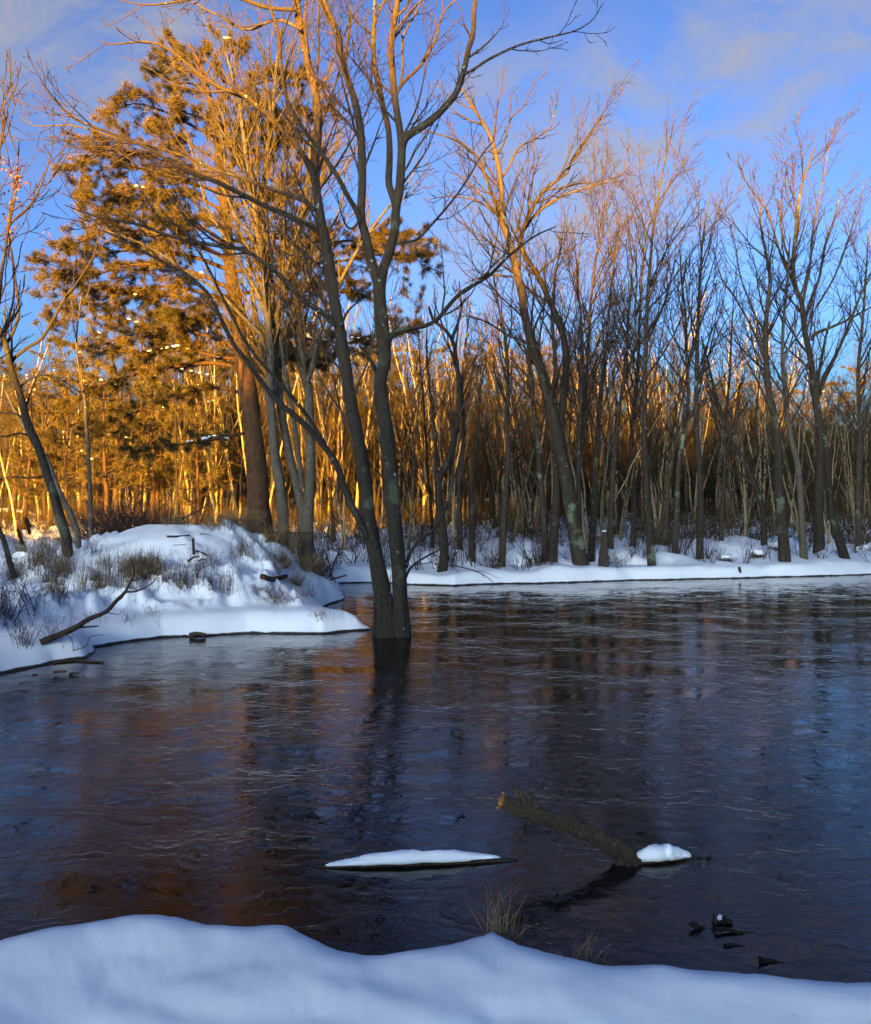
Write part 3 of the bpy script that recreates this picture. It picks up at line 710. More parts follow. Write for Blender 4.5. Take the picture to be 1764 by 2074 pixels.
simple('straight maple with green lichen at eye height, second from the tall feathered maple', 23.8,
    [(1417, 1127), (1419, 1018), (1417, 940), (1410, 862), (1411, 758), (1413, 680), (1418, 560), (1425, 470), (1440, 390)], .1, .012, 77, 1.05, .35, [
    ([(1412, 770), (1435, 720), (1470, 650), (1500, 610)], .03, .007, -.5),
    ([(1414, 690), (1395, 620), (1385, 540)], .03, .007, .4)])
simple('dark maple bent strongly to the left behind the bank', 26.0,
    [(1548, 1105), (1545, 1040), (1529, 981), (1503, 927), (1474, 875), (1450, 800), (1435, 740), (1420, 680)], .1, .02, 78, 1.0, .4, [
    ([(1530, 985), (1500, 960), (1470, 945), (1440, 900)], .04, .01, .3)])
simple('slim dark maple left of the great forked maple, rising from a bare trunk', 22.4,
    [(1015, 1153), (1021, 1041), (1029, 929), (1026, 859), (1029, 775), (1024, 690), (1010, 620), (1000, 560)], .095, .015, 79, .85, .4)
simple('maple trunk twinned at its foot with a mossy trunk, left of the great forked maple', 22.6,
    [(1105, 1147), (1102, 1055), (1093, 957), (1088, 887), (1079, 803), (1070, 700), (1055, 620), (1045, 560)], .095, .016, 80, .85, .4)
simple('mossy thick trunk close against the left side of the great forked maple', 22.5,
    [(1117, 1147), (1124, 1055), (1127, 971), (1122, 900), (1118, 820), (1125, 740), (1118, 640), (1125, 540)], .125, .016, 81, .9, .4)
simple('straight maple right behind the great forked maple', 24.0,
    [(1197, 1133), (1203, 1027), (1208, 915), (1219, 775), (1231, 663), (1240, 560), (1255, 470)], .1, .012, 82, 1.0, .35)
simple('maple behind the rotten stump with a pale upper trunk', 25.0,
    [(1236, 1111), (1239, 999), (1250, 859), (1267, 747), (1273, 635), (1280, 540), (1270, 440)], .09, .012, 83, 1.05, .35)
simple('slender maple between the crooked tree and the bare dark trunk', 25.0,
    [(931, 1072), (930, 980), (940, 880), (935, 780), (945, 680), (955, 600)], .085, .012, 84, .9, .35)
simple('broken dark trunk left of the bare slim maple on the far bank', 24.0,
    [(956, 1122), (956, 1050), (958, 960), (968, 880), (972, 800), (985, 720)], .1, .012, 85, .8, .4)
simple('young maple set back behind the straight pair near the driftwood', 27.0,
    [(1461, 1110), (1461, 1044), (1468, 950), (1470, 850), (1478, 760), (1482, 660), (1490, 560)], .07, .01, 86, 1.1, .3)
simple('young maple with close upright twigs near the right end of the far bank', 27.5,
    [(1740, 1110), (1738, 1000), (1742, 880), (1738, 760), (1748, 640), (1755, 540), (1760, 460)], .1, .012, 87, 1.1, .3)
simple('young maple set back between the tall feathered maple and the stump', 27.0,
    [(1282, 1100), (1284, 1000), (1278, 900), (1290, 780), (1295, 660), (1300, 560), (1310, 470), (1330, 400)], .085, .01, 88, 1.2, .3)
simple('upright maple rising between the great forked maple and the stump', 26.5,
    [(1160, 1100), (1165, 980), (1178, 860), (1190, 740), (1196, 620), (1210, 500), (1225, 420), (1250, 350)], .09, .01, 89, 1.3, .3)

# ------------------------------------------------------------------ the old pine
def needles(mb, rg, pos, axis, n, length, width, spread=.9):
    """bundles of needles fanning forward from twig ends"""
    K = len(pos); pos = np.repeat(pos, n, 0); ax = np.repeat(axis, n, 0)
    d = norm(ax + rg.normal(size=(K * n, 3)) * spread); d[:, 2] += .12; d = norm(d)
    L = length * rg.uniform(.7, 1.25, (K * n, 1)); side = norm(np.cross(d, rg.normal(size=(K * n, 3)))) * width * .5
    base = pos + rg.normal(size=(K * n, 3)) * length * .18
    v = np.stack([base + side, base - side, base + d * L], 1).reshape(-1, 3)
    mb.add(v, None, np.arange(K * n * 3).reshape(-1, 3))

def pine():
    D = 19.0; rg = np.random.default_rng(77)
    x0 = (535 - CX) / FPX * D
    root = thing('pine_tree', (x0, D, gz(x0, D)), 'big old pine behind the snowy mound, with sweeping needle-covered boughs', 'tree')
    pts = [(530, 1110), (527, 1055), (520, 943), (511, 859), (504, 803), (494, 747), (485, 680), (476, 610), (462, 500), (447, 350), (434, 250), (412, 150), (385, 90)]
    p = stem_path(pts, D, 50, D + .3); p[0, 2] = gz(p[0, 0], p[0, 1]) - .2
    r = taper(50, .235, .03, .08, .9)
    trunk_obj(p, r, M['pine_bark'], root, 'trunk', 18, 3, .14)
    boughs = [
        ([(410, 150), (385, 115), (360, 90), (345, 80)], .2), ([(415, 160), (440, 110), (470, 90), (500, 95)], -.4), ([(425, 190), (390, 170), (350, 165), (290, 140)], -.5),
        ([(420, 170), (380, 140), (340, 120), (325, 110)], .6), ([(440, 280), (390, 255), (330, 225), (270, 210), (212, 232)], -1.0), ([(445, 330), (400, 300), (350, 270), (300, 250)], .9),
        ([(450, 370), (400, 345), (330, 318), (220, 305), (140, 335)], -1.4), ([(452, 390), (380, 370), (300, 345), (220, 340), (165, 370)], .4), ([(455, 430), (400, 400), (340, 385), (260, 385), (170, 405)], -.6),
        ([(465, 500), (400, 455), (310, 425), (230, 430), (180, 440)], 1.1), ([(468, 530), (400, 495), (310, 470), (210, 470), (150, 500), (112, 555)], -1.5), ([(470, 550), (390, 520), (300, 505), (190, 520), (120, 560)], .3),
        ([(475, 590), (400, 555), (300, 535), (190, 560), (95, 630)], -1.0), ([(478, 620), (400, 590), (320, 580), (230, 605), (150, 650)], .8), ([(482, 670), (420, 620), (340, 600), (270, 600), (220, 640)], -.5),
        ([(488, 710), (420, 680), (340, 665), (260, 680), (180, 710)], .7), ([(492, 745), (420, 735), (340, 745), (250, 765), (180, 790), (145, 835)], -1.2), ([(500, 800), (440, 785), (370, 800), (290, 830), (230, 850), (185, 890)], -.8),
        ([(510, 875), (470, 882), (420, 893), (350, 902), (268, 915)], -.9), ([(490, 730), (430, 720), (380, 710), (300, 720)], 1.2),
        ([(430, 220), (470, 190), (540, 165), (610, 155), (635, 165)], -.6), ([(440, 290), (500, 250), (570, 225), (670, 222)], .3), ([(448, 350), (500, 310), (560, 290), (640, 285)], 1.0), ([(455, 430), (520, 400), (590, 380), (640, 340)], -.9),
        ([(462, 490), (540, 480), (640, 490), (730, 485), (790, 465), (850, 485)], .8), ([(470, 550), (560, 540), (680, 530), (780, 515), (862, 530)], -.4), ([(475, 600), (560, 580), (650, 585), (745, 600)], .5),
        ([(484, 680), (560, 670), (640, 690), (740, 692), (850, 655)], .9), ([(488, 700), (560, 720), (620, 735), (660, 740)], -.5), ([(450, 380), (470, 340), (520, 300), (560, 250)], -1.2), ([(440, 290), (430, 260), (400, 235), (350, 225)], -1.4), ([(460, 470), (430, 450), (380, 440), (320, 450)], -1.8), ([(478, 600), (440, 600), (390, 620), (340, 640)], -1.6)]
    fol = MB(); wood = MB(); snowp = []; axs_all = []
    for k, (b, dz) in enumerate(boughs):
        bp = stem_path(b, D + .15, 16, D + .15 + dz)
        L = np.linalg.norm(np.diff(bp, axis=0), axis=1).sum()
        br = taper(16, .014 + .009 * L, .007)
        mb = MB(); tubes(mb, bp[None], br[None], 7); mb.obj('bough', M['pine_bark'], root)
        low = b[0][1] > 735
        s1 = grow(rg, (bp[None], br[None]), 9 if not low else 8, t=(.15, .99), ang=(30, 75), L=(.25, .45), clip=(.2, .8 if not low else .4), npts=5, up=.0, wob=.14, rk=.5, rmax=.012, rtip=.005, flat=.88)
        tubes(wood, s1[0], s1[1], 4)
        s2 = grow(rg, s1, 5.5, t=(.2, .98), ang=(30, 65), L=(.4, .7), clip=(.12, .4), npts=4, up=.06, wob=.15, rk=.6, rmax=.006, rtip=.004, flat=.6)
        tubes(wood, s2[0], s2[1], 3)
        for s, m0 in ((s1, .35), (s2, .2)):
            for _ in range(7 if s is s2 else 10):
                t = rg.uniform(m0, 1, len(s[0])); f = t * (s[0].shape[1] - 1); i = np.minimum(f.astype(int), s[0].shape[1] - 2); w = (f - i)[:, None]; j = np.arange(len(s[0]))
                pos = s[0][j, i] * (1 - w) + s[0][j, i + 1] * w; ax = norm(s[0][j, i + 1] - s[0][j, i])
                needles(fol, rg, pos, ax, 14, .13, .0095, .75)
        tip = bp[-4:]; needles(fol, rg, np.repeat(tip, 10, 0), np.repeat(norm(np.gradient(bp, axis=0))[-4:], 10, 0), 9, .12, .0105)
        if b[0][1] > 560: snowp.append(bp)
        elif rg.random() < .4: snowp.append(bp[6:12])
    wood.obj('branchlets', M['pine_bark'], root)['kind'] = 'stuff'
    fol.obj('crown', M['needle'], root, smooth=False)['kind'] = 'stuff'
    sm = MB(); k = 0
    for bp in snowp:
        for _ in range(int(rg.integers(1, 5))):
            j = rg.integers(2, len(bp) - 1) if len(bp) > 4 else 1
            c = bp[j] + rg.normal(size=3) * np.array([.1, .12, .02]) + np.array([0, 0, .045]); k += 1
            s = rg.uniform(.02, .05); blob(sm, c, (s * rg.uniform(1, 2), s * 1.1, s * .6), k, .3, 1)
    for b in ([(300, 713), (370, 700)], [(700, 684), (770, 690)], [(365, 748), (440, 765)], [(360, 900), (445, 882)]):
        for _ in range(6):
            t = rg.random(); a, e = b[0], b[1]; k += 1
            c = P(a[0] + (e[0] - a[0]) * t, a[1] + (e[1] - a[1]) * t - 2, D - .6 + rg.normal() * .1); s = rg.uniform(.015, .036)
            blob(sm, c, (s * 1.5, s, s * .7), k, .4, 1)
    sm.obj('snow_clumps', M['snow'], root)['kind'] = 'stuff'
pine()

# ------------------------------------------------------------------ woodland behind
def proto_tree(seed, H, r0, multi=1, dens=1.0, bark_m='wood_bark', twig='wood_twig', t0=.2, spread=.1):
    rg = np.random.default_rng(seed); lst = []
    root = thing('woodland_tree', (0, 0, 0), 'slim bare tree standing in the sunlit wood behind the far bank', 'tree', 'trees of the wood behind the far bank')
    tb = MB()
    for k in range(multi):
        a = rg.random() * 6.283; lean = rg.uniform(.02, spread) + (.08 if multi > 1 else 0); h = H * rg.uniform(.75, 1.0)
        z = np.linspace(-.25, h, 14); f = z / h
        wob = np.cumsum(rg.normal(size=(14, 2)), 0) * .028
        p = np.stack([np.cos(a) * (lean * z * (1 + f * .5) + .12 * (multi > 1)) + wob[:, 0], np.sin(a) * (lean * z * (1 + f * .5) + .12 * (multi > 1)) + wob[:, 1], z], 1)
        r = taper(14, r0 * rg.uniform(.7, 1), .012, r0 * .3, .9)
        tubes(tb, p[None], r[None], 7); lst.append((p, r))
    tb.obj('trunk', M[bark_m], root)
    sp = spec(dens, t0, .1, (18, 48))
    for s, rt in zip(sp, (.008, .006, .005)): s['rtip'] = rt
    sp[0]['sides'] = 3; sp[0]['npts'] = 6; sp[1]['npts'] = 4; sp[2]['npts'] = 3
    make_crown(rg, stackp(lst, 14), root, M[twig], sp)
    return root
def proto_pine(seed, H, label, name='woodland_pine'):
    rg = np.random.default_rng(seed)
    root = thing(name, (0, 0, 0), label, 'tree', 'evergreens of the far wood')
    z = np.linspace(-.3, H, 12); p = np.stack([np.cumsum(rg.normal(size=12)) * .06, np.cumsum(rg.normal(size=12)) * .06, z], 1)
    r = taper(12, .16, .02); mb = MB(); tubes(mb, p[None], r[None], 8); mb.obj('trunk', M['pine_bark'], root)
    s1 = grow(rg, (p[None], r[None]), 4.5, t=(.22, .99), ang=(60, 95), L=(.18, .34), clip=(.5, 3.0), npts=6, up=.03, wob=.1, rk=.4, rmax=.04, rtip=.01)
    s2 = grow(rg, s1, 3.5, t=(.2, .98), ang=(30, 60), L=(.3, .5), clip=(.2, .9), npts=4, up=.06, wob=.15, rk=.5, rmax=.015, rtip=.008, flat=.5)
    wd = MB(); tubes(wd, s1[0], s1[1], 4); tubes(wd, s2[0], s2[1], 3); wd.obj('branches', M['pine_bark'], root)
    f = MB()
    for s in (s1, s2):
        for _ in range(5):
            t = rg.uniform(.3, 1, len(s[0])); q = t * (s[0].shape[1] - 1); i = np.minimum(q.astype(int), s[0].shape[1] - 2); w = (q - i)[:, None]; j = np.arange(len(s[0]))
            needles(f, rg, s[0][j, i] * (1 - w) + s[0][j, i + 1] * w, norm(s[0][j, i + 1] - s[0][j, i]), 7, .26, .035)
    f.obj('crown', M['needle'], root, smooth=False)['kind'] = 'stuff'
    sm = MB()
    for k in range(5):
        j = rg.integers(len(s1[0])); c = s1[0][j, rg.integers(2, 6)] + np.array([0, 0, .08]); s = rg.uniform(.04, .09)
        blob(sm, c, (s * 1.6, s * 1.4, s * .6), k + seed, .3, 1)
    sm.obj('snow_clumps', M['snow'], root)['kind'] = 'stuff'
    return root

def woodland():
    rg = np.random.default_rng(2024)
    protos = [proto_tree(100, 9, .09, 1, 1.0), proto_tree(101, 11, .1, 1, .7, 'brown_bark'), proto_tree(102, 8, .06, 3, .8), proto_tree(103, 10, .08, 2, .7, spread=.25), proto_tree(104, 7, .05, 1, 1.0, spread=.3), proto_tree(105, 12, .13, 1, .75, 'brown_bark'), proto_tree(106, 6, .035, 4, .8, t0=.2, spread=.3), proto_tree(107, 9.5, .085, 1, .8, spread=.3)]
    used = [False] * len(protos); cells = []
    def put(px, d, k, sc, rz):
        x = (px - CX) / FPX * d; loc = (x, d, gz(x, d) - .05)
        if not used[k]:
            used[k] = True; o = protos[k]; o.location = loc; o.rotation_euler = (0, 0, rz); o.scale = (sc,) * 3
        else: o = copy_tree(protos[k], loc, rz, sc)
        kind = ('slim straight', 'tall straight', 'three-stemmed', 'twin-stemmed', 'short thin', 'tall stout', 'bushy many-stemmed', 'slanting')[k]
        where = 'behind the old pine and the mound' if px < 520 else 'behind the double-trunked water maple' if px < 980 else 'behind the great forked maple' if px < 1330 else 'in the dim wood behind the lichen-streaked maples'
        o['label'] = f'{kind} bare tree {where}'
    n = 0; tries = 0
    while n < 285 and tries < 6000:
        tries += 1
        d = 25.5 + 42 * rg.random() ** .8; px = rg.uniform(-60, 1830)
        if px < 520 and d < 31: continue
        if 40 < px < 330 and d < 36: continue
        x = (px - CX) / FPX * d
        if any((x - a) ** 2 + (d - b) ** 2 < (.55 + .012 * d) ** 2 for a, b in cells): continue
        cells.append((x, d))
        # the crowns step down to the right and to the left of the old pine
        top = np.interp(px, [-60, 100, 300, 500, 700, 900, 1150, 1400, 1764], [720, 700, 660, 620, 620, 610, 580, 680, 770])
        k = int(rg.integers(8)); Hk = (9, 11, 8, 10, 7, 12, 6, 9.5)[k]
        want = (HY - (top + rg.normal() * 75 + 30)) / FPX * d + 1.5
        sc = float(np.clip(want / Hk, .45, 1.7))
        put(px, d, k, sc, rg.random() * 6.283); n += 1
    for k in range(8):
        if not used[k]: put(900 + 60 * k, 60, k, 1, 0)
    # evergreens
    pa = proto_pine(300, 11, 'evergreen pine at the back of the wood'); pb = proto_pine(301, 9, 'evergreen pine at the back of the wood')
    spots = [(240, 42, 640, 0), (330, 46, 620, 1), (170, 44, 690, 1), (90, 50, 720, 0), (20, 52, 735, 1), (410, 50, 640, 0), (300, 38, 720, 1), (-30, 60, 730, 0), (650, 60, 660, 1), (560, 66, 660, 0), (740, 70, 690, 1), (1745, 62, 745, 0), (1700, 66, 770, 1), (1640, 70, 790, 1), (1560, 68, 780, 0), (1490, 72, 775, 1), (1420, 70, 770, 0), (1340, 74, 760, 0), (1260, 74, 740, 1), (1790, 64, 730, 1), (1160, 76, 725, 0), (1060, 72, 710, 1), (960, 76, 705, 0), (860, 76, 700, 1), (470, 62, 660, 1), (130, 40, 735, 0), (210, 36, 760, 1), (365, 40, 700, 0), (440, 44, 690, 1), (520, 50, 690, 0), (600, 52, 700, 1), (690, 58, 720, 0), (50, 42, 760, 1), (280, 52, 650, 0), (780, 62, 715, 1), (390, 36, 790, 1), (830, 66, 720, 0), (920, 70, 725, 1)]
    first = {0: True, 1: True}
    for px, d, top, k in spots:
        x = (px - CX) / FPX * d; z = gz(x, d); H = (HY - top) / FPX * d + EYE - z; o = (pa, pb)[k]
        sc = H / (11, 9)[k]; rz = rg.random() * 6.28
        if first[k]: first[k] = False; o.location = (x, d, z); o.rotation_euler = (0, 0, rz); o.scale = (sc,) * 3
        else: o = copy_tree(o, (x, d, z), rz, sc)
        o['label'] = ('taller' if k == 0 else 'shorter') + ' evergreen pine ' + ('in sunlight behind the big old pine' if px < 600 else 'at the back of the wood behind the great forked maple' if px < 1330 else 'at the back of the dim wood behind the lichen-streaked maples')
    # the mass of stems farther back that nobody could count
    mb = MB(); K = 900
    d = rg.uniform(62, 105, K); px = rg.uniform(-120, 1900, K); x = (px - CX) / FPX * d
    z0 = G(x, d); h = ((HY - np.interp(px, [-60, 300, 700, 1150, 1400, 1764], [760, 750, 740, 740, 790, 810])) / FPX * d) * rg.uniform(.6, 1.0, K) + 1.5
    N = 6; f = np.linspace(0, 1, N)[None, :]
    pth = np.stack([x[:, None] + rg.normal(size=(K, 1)) * .6 * f + np.cumsum(rg.normal(size=(K, N)), 1) * .08, d[:, None] + rg.normal(size=(K, 1)) * .6 * f, (z0 - .3)[:, None] + h[:, None] * f], -1)
    rad = (rg.uniform(.05, .13, K)[:, None]) * (1 - f * .85)
    tubes(mb, pth, rad, 5)
    s1 = grow(rg, (pth, rad), 1.7, t=(.2, .98), ang=(20, 50), L=(.2, .4), clip=(.6, 3), npts=4, up=.1, wob=.1, rk=.5, rmax=.035, rtip=.012)
    tubes(mb, s1[0], s1[1], 3)
    s2 = grow(rg, s1, 1.7, t=(.2, .98), ang=(20, 50), L=(.35, .6), clip=(.3, 1.2), npts=3, up=.1, wob=.1, rk=.6, rmax=.014, rtip=.009)
    tubes(mb, s2[0], s2[1], 3)
    o = mb.obj('distant_wood', M['dark_wood']); tag(o, 'mass of thin bare stems far back in the wood', 'woodland', kind='stuff')
woodland()
def undergrowth():
    rg = np.random.default_rng(55); mb = MB(); K = 2600
    d = 29 + 70 * rg.random(K) ** 1.2; px = rg.uniform(-120, 1900, K); x = (px - CX) / FPX * d
    ok = ~((px < 560) & (d < 34)); x = x[ok]; d = d[ok]
    b = np.repeat(np.stack([x, d, G(x, d)], 1), 6, 0); n = len(b); b[:, :2] += rg.normal(size=(n, 2)) * .25
    h = rg.uniform(.4, 1.6, n) * (.6 + b[:, 1] / 90)
    o = np.empty((n, 4, 3)); dr = norm(np.stack([rg.normal(size=n) * .35, rg.normal(size=n) * .35, np.ones(n)], 1)); o[:, 0] = b - [0, 0, .05]
    for k in range(1, 4): o[:, k] = o[:, k - 1] + dr * (h / 3)[:, None]; dr = norm(dr + rg.normal(size=(n, 3)) * .18)
    r = (.006 + .00014 * b[:, 1])[:, None] * np.array([1, .8, .6, .4])[None]
    tubes(mb, o, r, 3)
    s = grow(rg, (o, r), 1.6, t=(.2, .95), ang=(25, 60), L=(.3, .6), clip=(.15, .7), npts=3, up=.05, wob=.15, rk=.8, rmax=.02, rtip=.006); tubes(mb, s[0], s[1], 3)
    tag(mb.obj('undergrowth', M['wood_twig']), 'tangle of bare brush between the trunks of the wood', 'undergrowth', kind='stuff')
undergrowth()

# ------------------------------------------------------------------ things on the ground and in the water
_RAY = np.concatenate([np.arange(2.2, 9, .02), np.arange(9, 40, .03), np.arange(40, 120, .3)])
def hit(px, py, lift=0.0):
    """where the line of sight through a survey pixel meets the ground"""
    x = (px - CX) / FPX * _RAY; z = EYE - (py - HY) / FPX * _RAY
    g = np.maximum(G(x, _RAY), 0); k = np.argmax(z <= g)
    d = _RAY[k] if (z <= g).any() else 60.0
    return np.array(((px - CX) / FPX * d, d, max(gz((px - CX) / FPX * d, d), 0) + lift))
def hits(px, py):
    """the same for many pixels"""
    px = np.asarray(px, float); py = np.asarray(py, float); out = np.empty((len(px), 3))
    rr = np.arange(9.5, 30, .06)
    X = (px[:, None] - CX) / FPX * rr; Z = EYE - (py[:, None] - HY) / FPX * rr; g = G(X, np.broadcast_to(rr, X.shape))
    m = Z <= g; k = np.where(m.any(1), m.argmax(1), len(rr) - 1); j = np.arange(len(px))
    return np.stack([X[j, k], rr[k], g[j, k]], 1)

def snow_cap(path, half, high, seed, N=22, S=9):
    """a ridge of snow lying along a log"""
    p = smooth_path(path, N); s = np.linspace(0, 1, N); env = np.clip(np.sin(np.pi * s), 0, 1) ** .6
    t = norm(np.gradient(p, axis=0)); side = norm(np.cross(t, np.array([0, 0, 1.])))
    a = np.linspace(0, np.pi, S); nz = fbm(s * 9 + seed, s * 0 + 2.2, 3)
    nz2 = fbm(s[:, None] * 12 + seed, a[None, :] * 1.3 + 4, 3)
    v = p[:, None, :] + side[:, None, :] * (np.cos(a)[None, :, None] * half * env[:, None, None] * (1 + .5 * nz[:, None, None])) \
        + np.array([0, 0, 1.]) * ((np.sin(a)[None, :] ** .8 * high * env[:, None] * (1 + .25 * nz[:, None] + .25 * nz2))[..., None])
    mb = MB(); i = np.arange(N - 1)[:, None] * S; k = np.arange(S - 1)[None, :]
    q = np.stack([i + k, i + k + 1, i + S + k + 1, i + S + k], -1).reshape(-1, 4)
    mb.add(v.reshape(-1, 3), q)
    ii = np.arange(N - 1) * S; mb.q.append(np.stack([ii, ii + S, ii + S + S - 1, ii + S - 1], 1))
    return mb

def water_log():
    d = 4.86
    a, b = P(645, 1756, d - .05), P(1030, 1733, d + .05); a[2] = -.004; b[2] = -.002
    root = thing('sunken_log', (a + b) / 2, 'slender log lying level in the water under a long ridge of snow', 'log')
    mb = MB(); pp = smooth_path([a - [.04, 0, .01], (a * .6 + b * .4) + [0, 0, .008], b + [.05, 0, -.005]], 16); capped(mb, pp, .034 * np.sin(np.linspace(.25, 2.9, 16)) ** .5, 10, .2, 3)
    mb.obj('log', M['log'], root)
    snow_cap([a + [.03, 0, .012], (a * .6 + b * .4) + [0, 0, .022], b + [-.04, 0, .014]], .046, .05, 4.0, 40, 11).obj('snow_cap', M['snow'], root)
water_log()

def broken_branch():
    d = 4.88
    base = P(1266, 1748, d); base[2] = 0
    root = thing('broken_branch', base, 'thick dark broken branch jutting from the water, its snapped end orange', 'branch')
    pts = [(1272, 1790), (1269, 1752), (1264, 1732), (1245, 1716), (1219, 1701), (1177, 1680), (1121, 1661), (1065, 1641), (1035, 1629), (1016, 1621)]
    p = stem_path(pts, d, 40); s = np.linspace(0, 1, 40)
    r = np.interp(s, [0, .12, .2, .3, .5, .75, .86, .93, 1], [.078, .07, .058, .046, .04, .043, .047, .037, .031])
    mb = MB(); capped(mb, p, r, 20, .22, 5); stem = mb.obj('stem', M['log'], root)
    mb = MB()   # splintered heart of the snapped end
    c = p[-1]; t = norm(p[-1] - p[-3]); rg = np.random.default_rng(3)
    capped(mb, np.array([c - t * .012, c + t * .003, c + t * .008]), [.033, .0315, .024], 14, .35, 8)
    for k in range(14):
        q = c + np.cross(t, rg.normal(size=3)) * .014; capped(mb, np.array([q, q + t * rg.uniform(.008, .02)]), [.006, .002], 5, .3, k)
    mb.obj('snapped_end', M['heart'], stem, smooth=False)
    for k, (a, b, c_, r0, r1) in enumerate((((1086, 1648), (1060, 1618), (1037, 1589), .036, .006), ((1080, 1642), (1078, 1622), (1072, 1606), .036, .014), ((1066, 1638), (1056, 1622), (1052, 1610), .03, .008))):
        mb = MB(); q = smooth_path([P(*a, d), P(*b, d - .02), P(*c_, d - .01)], 9)
        capped(mb, q, taper(9, r0, r1), 8, .5, 11 + k); mb.obj('stub', M['log'], stem, smooth=False)
    lg = MB(); e = P(1405, 1737, d + .06); e[2] = -.005
    capped(lg, smooth_path([base + [-.02, 0, .0], base * .5 + e * .5 + [0, 0, .005], e], 12), taper(12, .055, .016), 12, .2, 9); ly = lg.obj('lying_log', M['log'], root)
    b0 = base + [.035, -.005, .012]
    snow_cap([b0, b0 * .55 + e * .45 + [0, 0, .012], e + [-.012, 0, .014]], .05, .07, 9.3, 30, 11).obj('snow_cap', M['snow'], ly)
broken_branch()

def stick(name, label, pts, r0, r1, cat='branch', forks=(), lift=.02, mt='debris', group=None, seed=0, d=None, sides=8):
    w = [hit(px, py, lift) if d is None else P(px, py, d) for px, py in pts]
    root = thing(name, w[0], label, cat, group)
    p = smooth_path(np.array(w), 20); mb = MB(); capped(mb, p, taper(20, r0, r1), sides, .2, seed); st = mb.obj('stem', M[mt], root)
    for k, (fp, a, b) in enumerate(forks):
        f = smooth_path(np.array([(hit(*q, lift + .05 * j) if d is None else P(*q, d)) for j, q in enumerate(fp)]), 14)
        mb = MB(); capped(mb, f, taper(14, a, b), 6, .2, seed + k + 1); mb.obj('fork', M[mt], st)
    return root

# fallen branch on the left bank: its butt in the snow, its forks in the air
def fallen_branch():
    d0, d1 = 11.6, 12.4
    pts = [(82, 1302), (120, 1286), (156, 1270), (180, 1254), (214, 1240), (235, 1218), (254, 1199)]
    a = hit(82, 1302)
    root = thing('fallen_branch', a, 'long forked dark branch lying up the snowy left bank', 'branch')
    def path(pp, t0, t1): return smooth_path(np.array([P(x, y, a[1] + .75 * (t0 + (t1 - t0) * k / (len(pp) - 1))) for k, (x, y) in enumerate(pp)]), 18)
    for nm, pp, t0, t1, r0, r1 in (('stem', pts, 0, .8, .042, .02), ('fork', [(254, 1199), (264, 1178), (272, 1158), (266, 1130)], .8, 1.0, .016, .004), ('fork', [(254, 1199), (278, 1197), (307, 1182), (319, 1166)], .8, .9, .014, .004), ('fork', [(152, 1271), (175, 1270), (199, 1268)], .3, .3, .016, .008), ('fork', [(235, 1218), (246, 1212), (254, 1202)], .7, .75, .012, .004)):
        mb = MB(); capped(mb, path(pp, t0, t1), taper(18, r0, r1), 9, .2, 4); mb.obj(nm, M['debris'], root)
    mb = MB(); rg = np.random.default_rng(9)
    for pp, t in (([(120, 1286), (142, 1290), (150, 1318)], .1), ([(148, 1318), (175, 1308), (182, 1290), (210, 1285)], 0), ([(264, 1178), (285, 1170), (292, 1150)], .9), ([(214, 1240), (240, 1244), (250, 1236)], .6)):
        capped(mb, path(pp, t, t), taper(18, .008, .003), 5, .2, 2)
    mb.obj('twigs', M['debris'], root)['kind'] = 'stuff'
fallen_branch()
stick('stick', 'dark stick lying level on the crown of the snowy mound', [(338, 1088), (360, 1090), (384, 1087)], .022, .014, lift=.004, seed=1)
stick('stake', 'short dark stake standing upright on the snowy mound', [(393, 1132), (392, 1110), (391, 1090)], .024, .02, cat='stake', d=14.9, seed=2)
stick('fallen_branch', 'forked dead branch lying across the skyline of the mound', [(345, 1062), (362, 1052), (385, 1043), (410, 1030), (424, 1018)], .03, .012, d=16.6, seed=3, forks=[([(362, 1052), (352, 1040), (348, 1030)], .014, .005), ([(362, 1052), (368, 1066), (378, 1062)], .012, .005)])
for k, (a, b, r, nm) in enumerate((((398, 1118), (420, 1128), .02, 'dark bark slab lying right of the stake'), ((380, 1138), (404, 1128), .024, 'dark rotten chunk lying at the foot of the stake'), ((402, 1140), (418, 1134), .022, 'dark wood chip lying below the bark slab'), ((405, 1083), (425, 1085), .014, 'short stick above the stake near the mound top'), ((350, 1106), (378, 1104), .008, 'thin twig lying left of the stake'))):
    stick('wood_scrap', nm, [a, ((a[0] + b[0]) / 2, (a[1] + b[1]) / 2 - 1), b], r, r * .6, lift=-.002, seed=10 + k, cat='wood scrap')
stick('fallen_log', 'short weathered log lying in brown grass on the right flank of the mound', [(530, 1184), (552, 1180), (580, 1172)], .05, .035, cat='log', lift=.045, seed=21, mt='pine_bark')
stick('fallen_branch', 'long thin branch lying level between the pine and the maple clump', [(500, 1076), (545, 1078), (590, 1079), (634, 1080)], .022, .012, d=16.9, seed=22)
stick('stick', 'dark stick poking from the snow at the right tip of the mound', [(668, 1174), (685, 1170), (702, 1165)], .022, .016, d=17.6, seed=23)
stick('wood_scrap', 'dark broken wood under a cap of snow at the left waterline', [(384, 1287), (398, 1284), (416, 1286)], .035, .028, d=12.75, seed=24, cat='wood scrap')
stick('stick', 'thin dark stick floating along the left waterline', [(108, 1344), (150, 1340), (209, 1343)], .018, .01, lift=.012, seed=25)
stick('stake', 'small dark stake standing in the snow ledge of the far bank', [(1498, 1163), (1498, 1156), (1497, 1148)], .045, .035, cat='stake', d=22.4, seed=26)
stick('stick', 'small dark twig sticking up from the far snow ledge left of the tall feathered maple', [(1250, 1152), (1251, 1147)], .02, .015, d=22.0, seed=27)
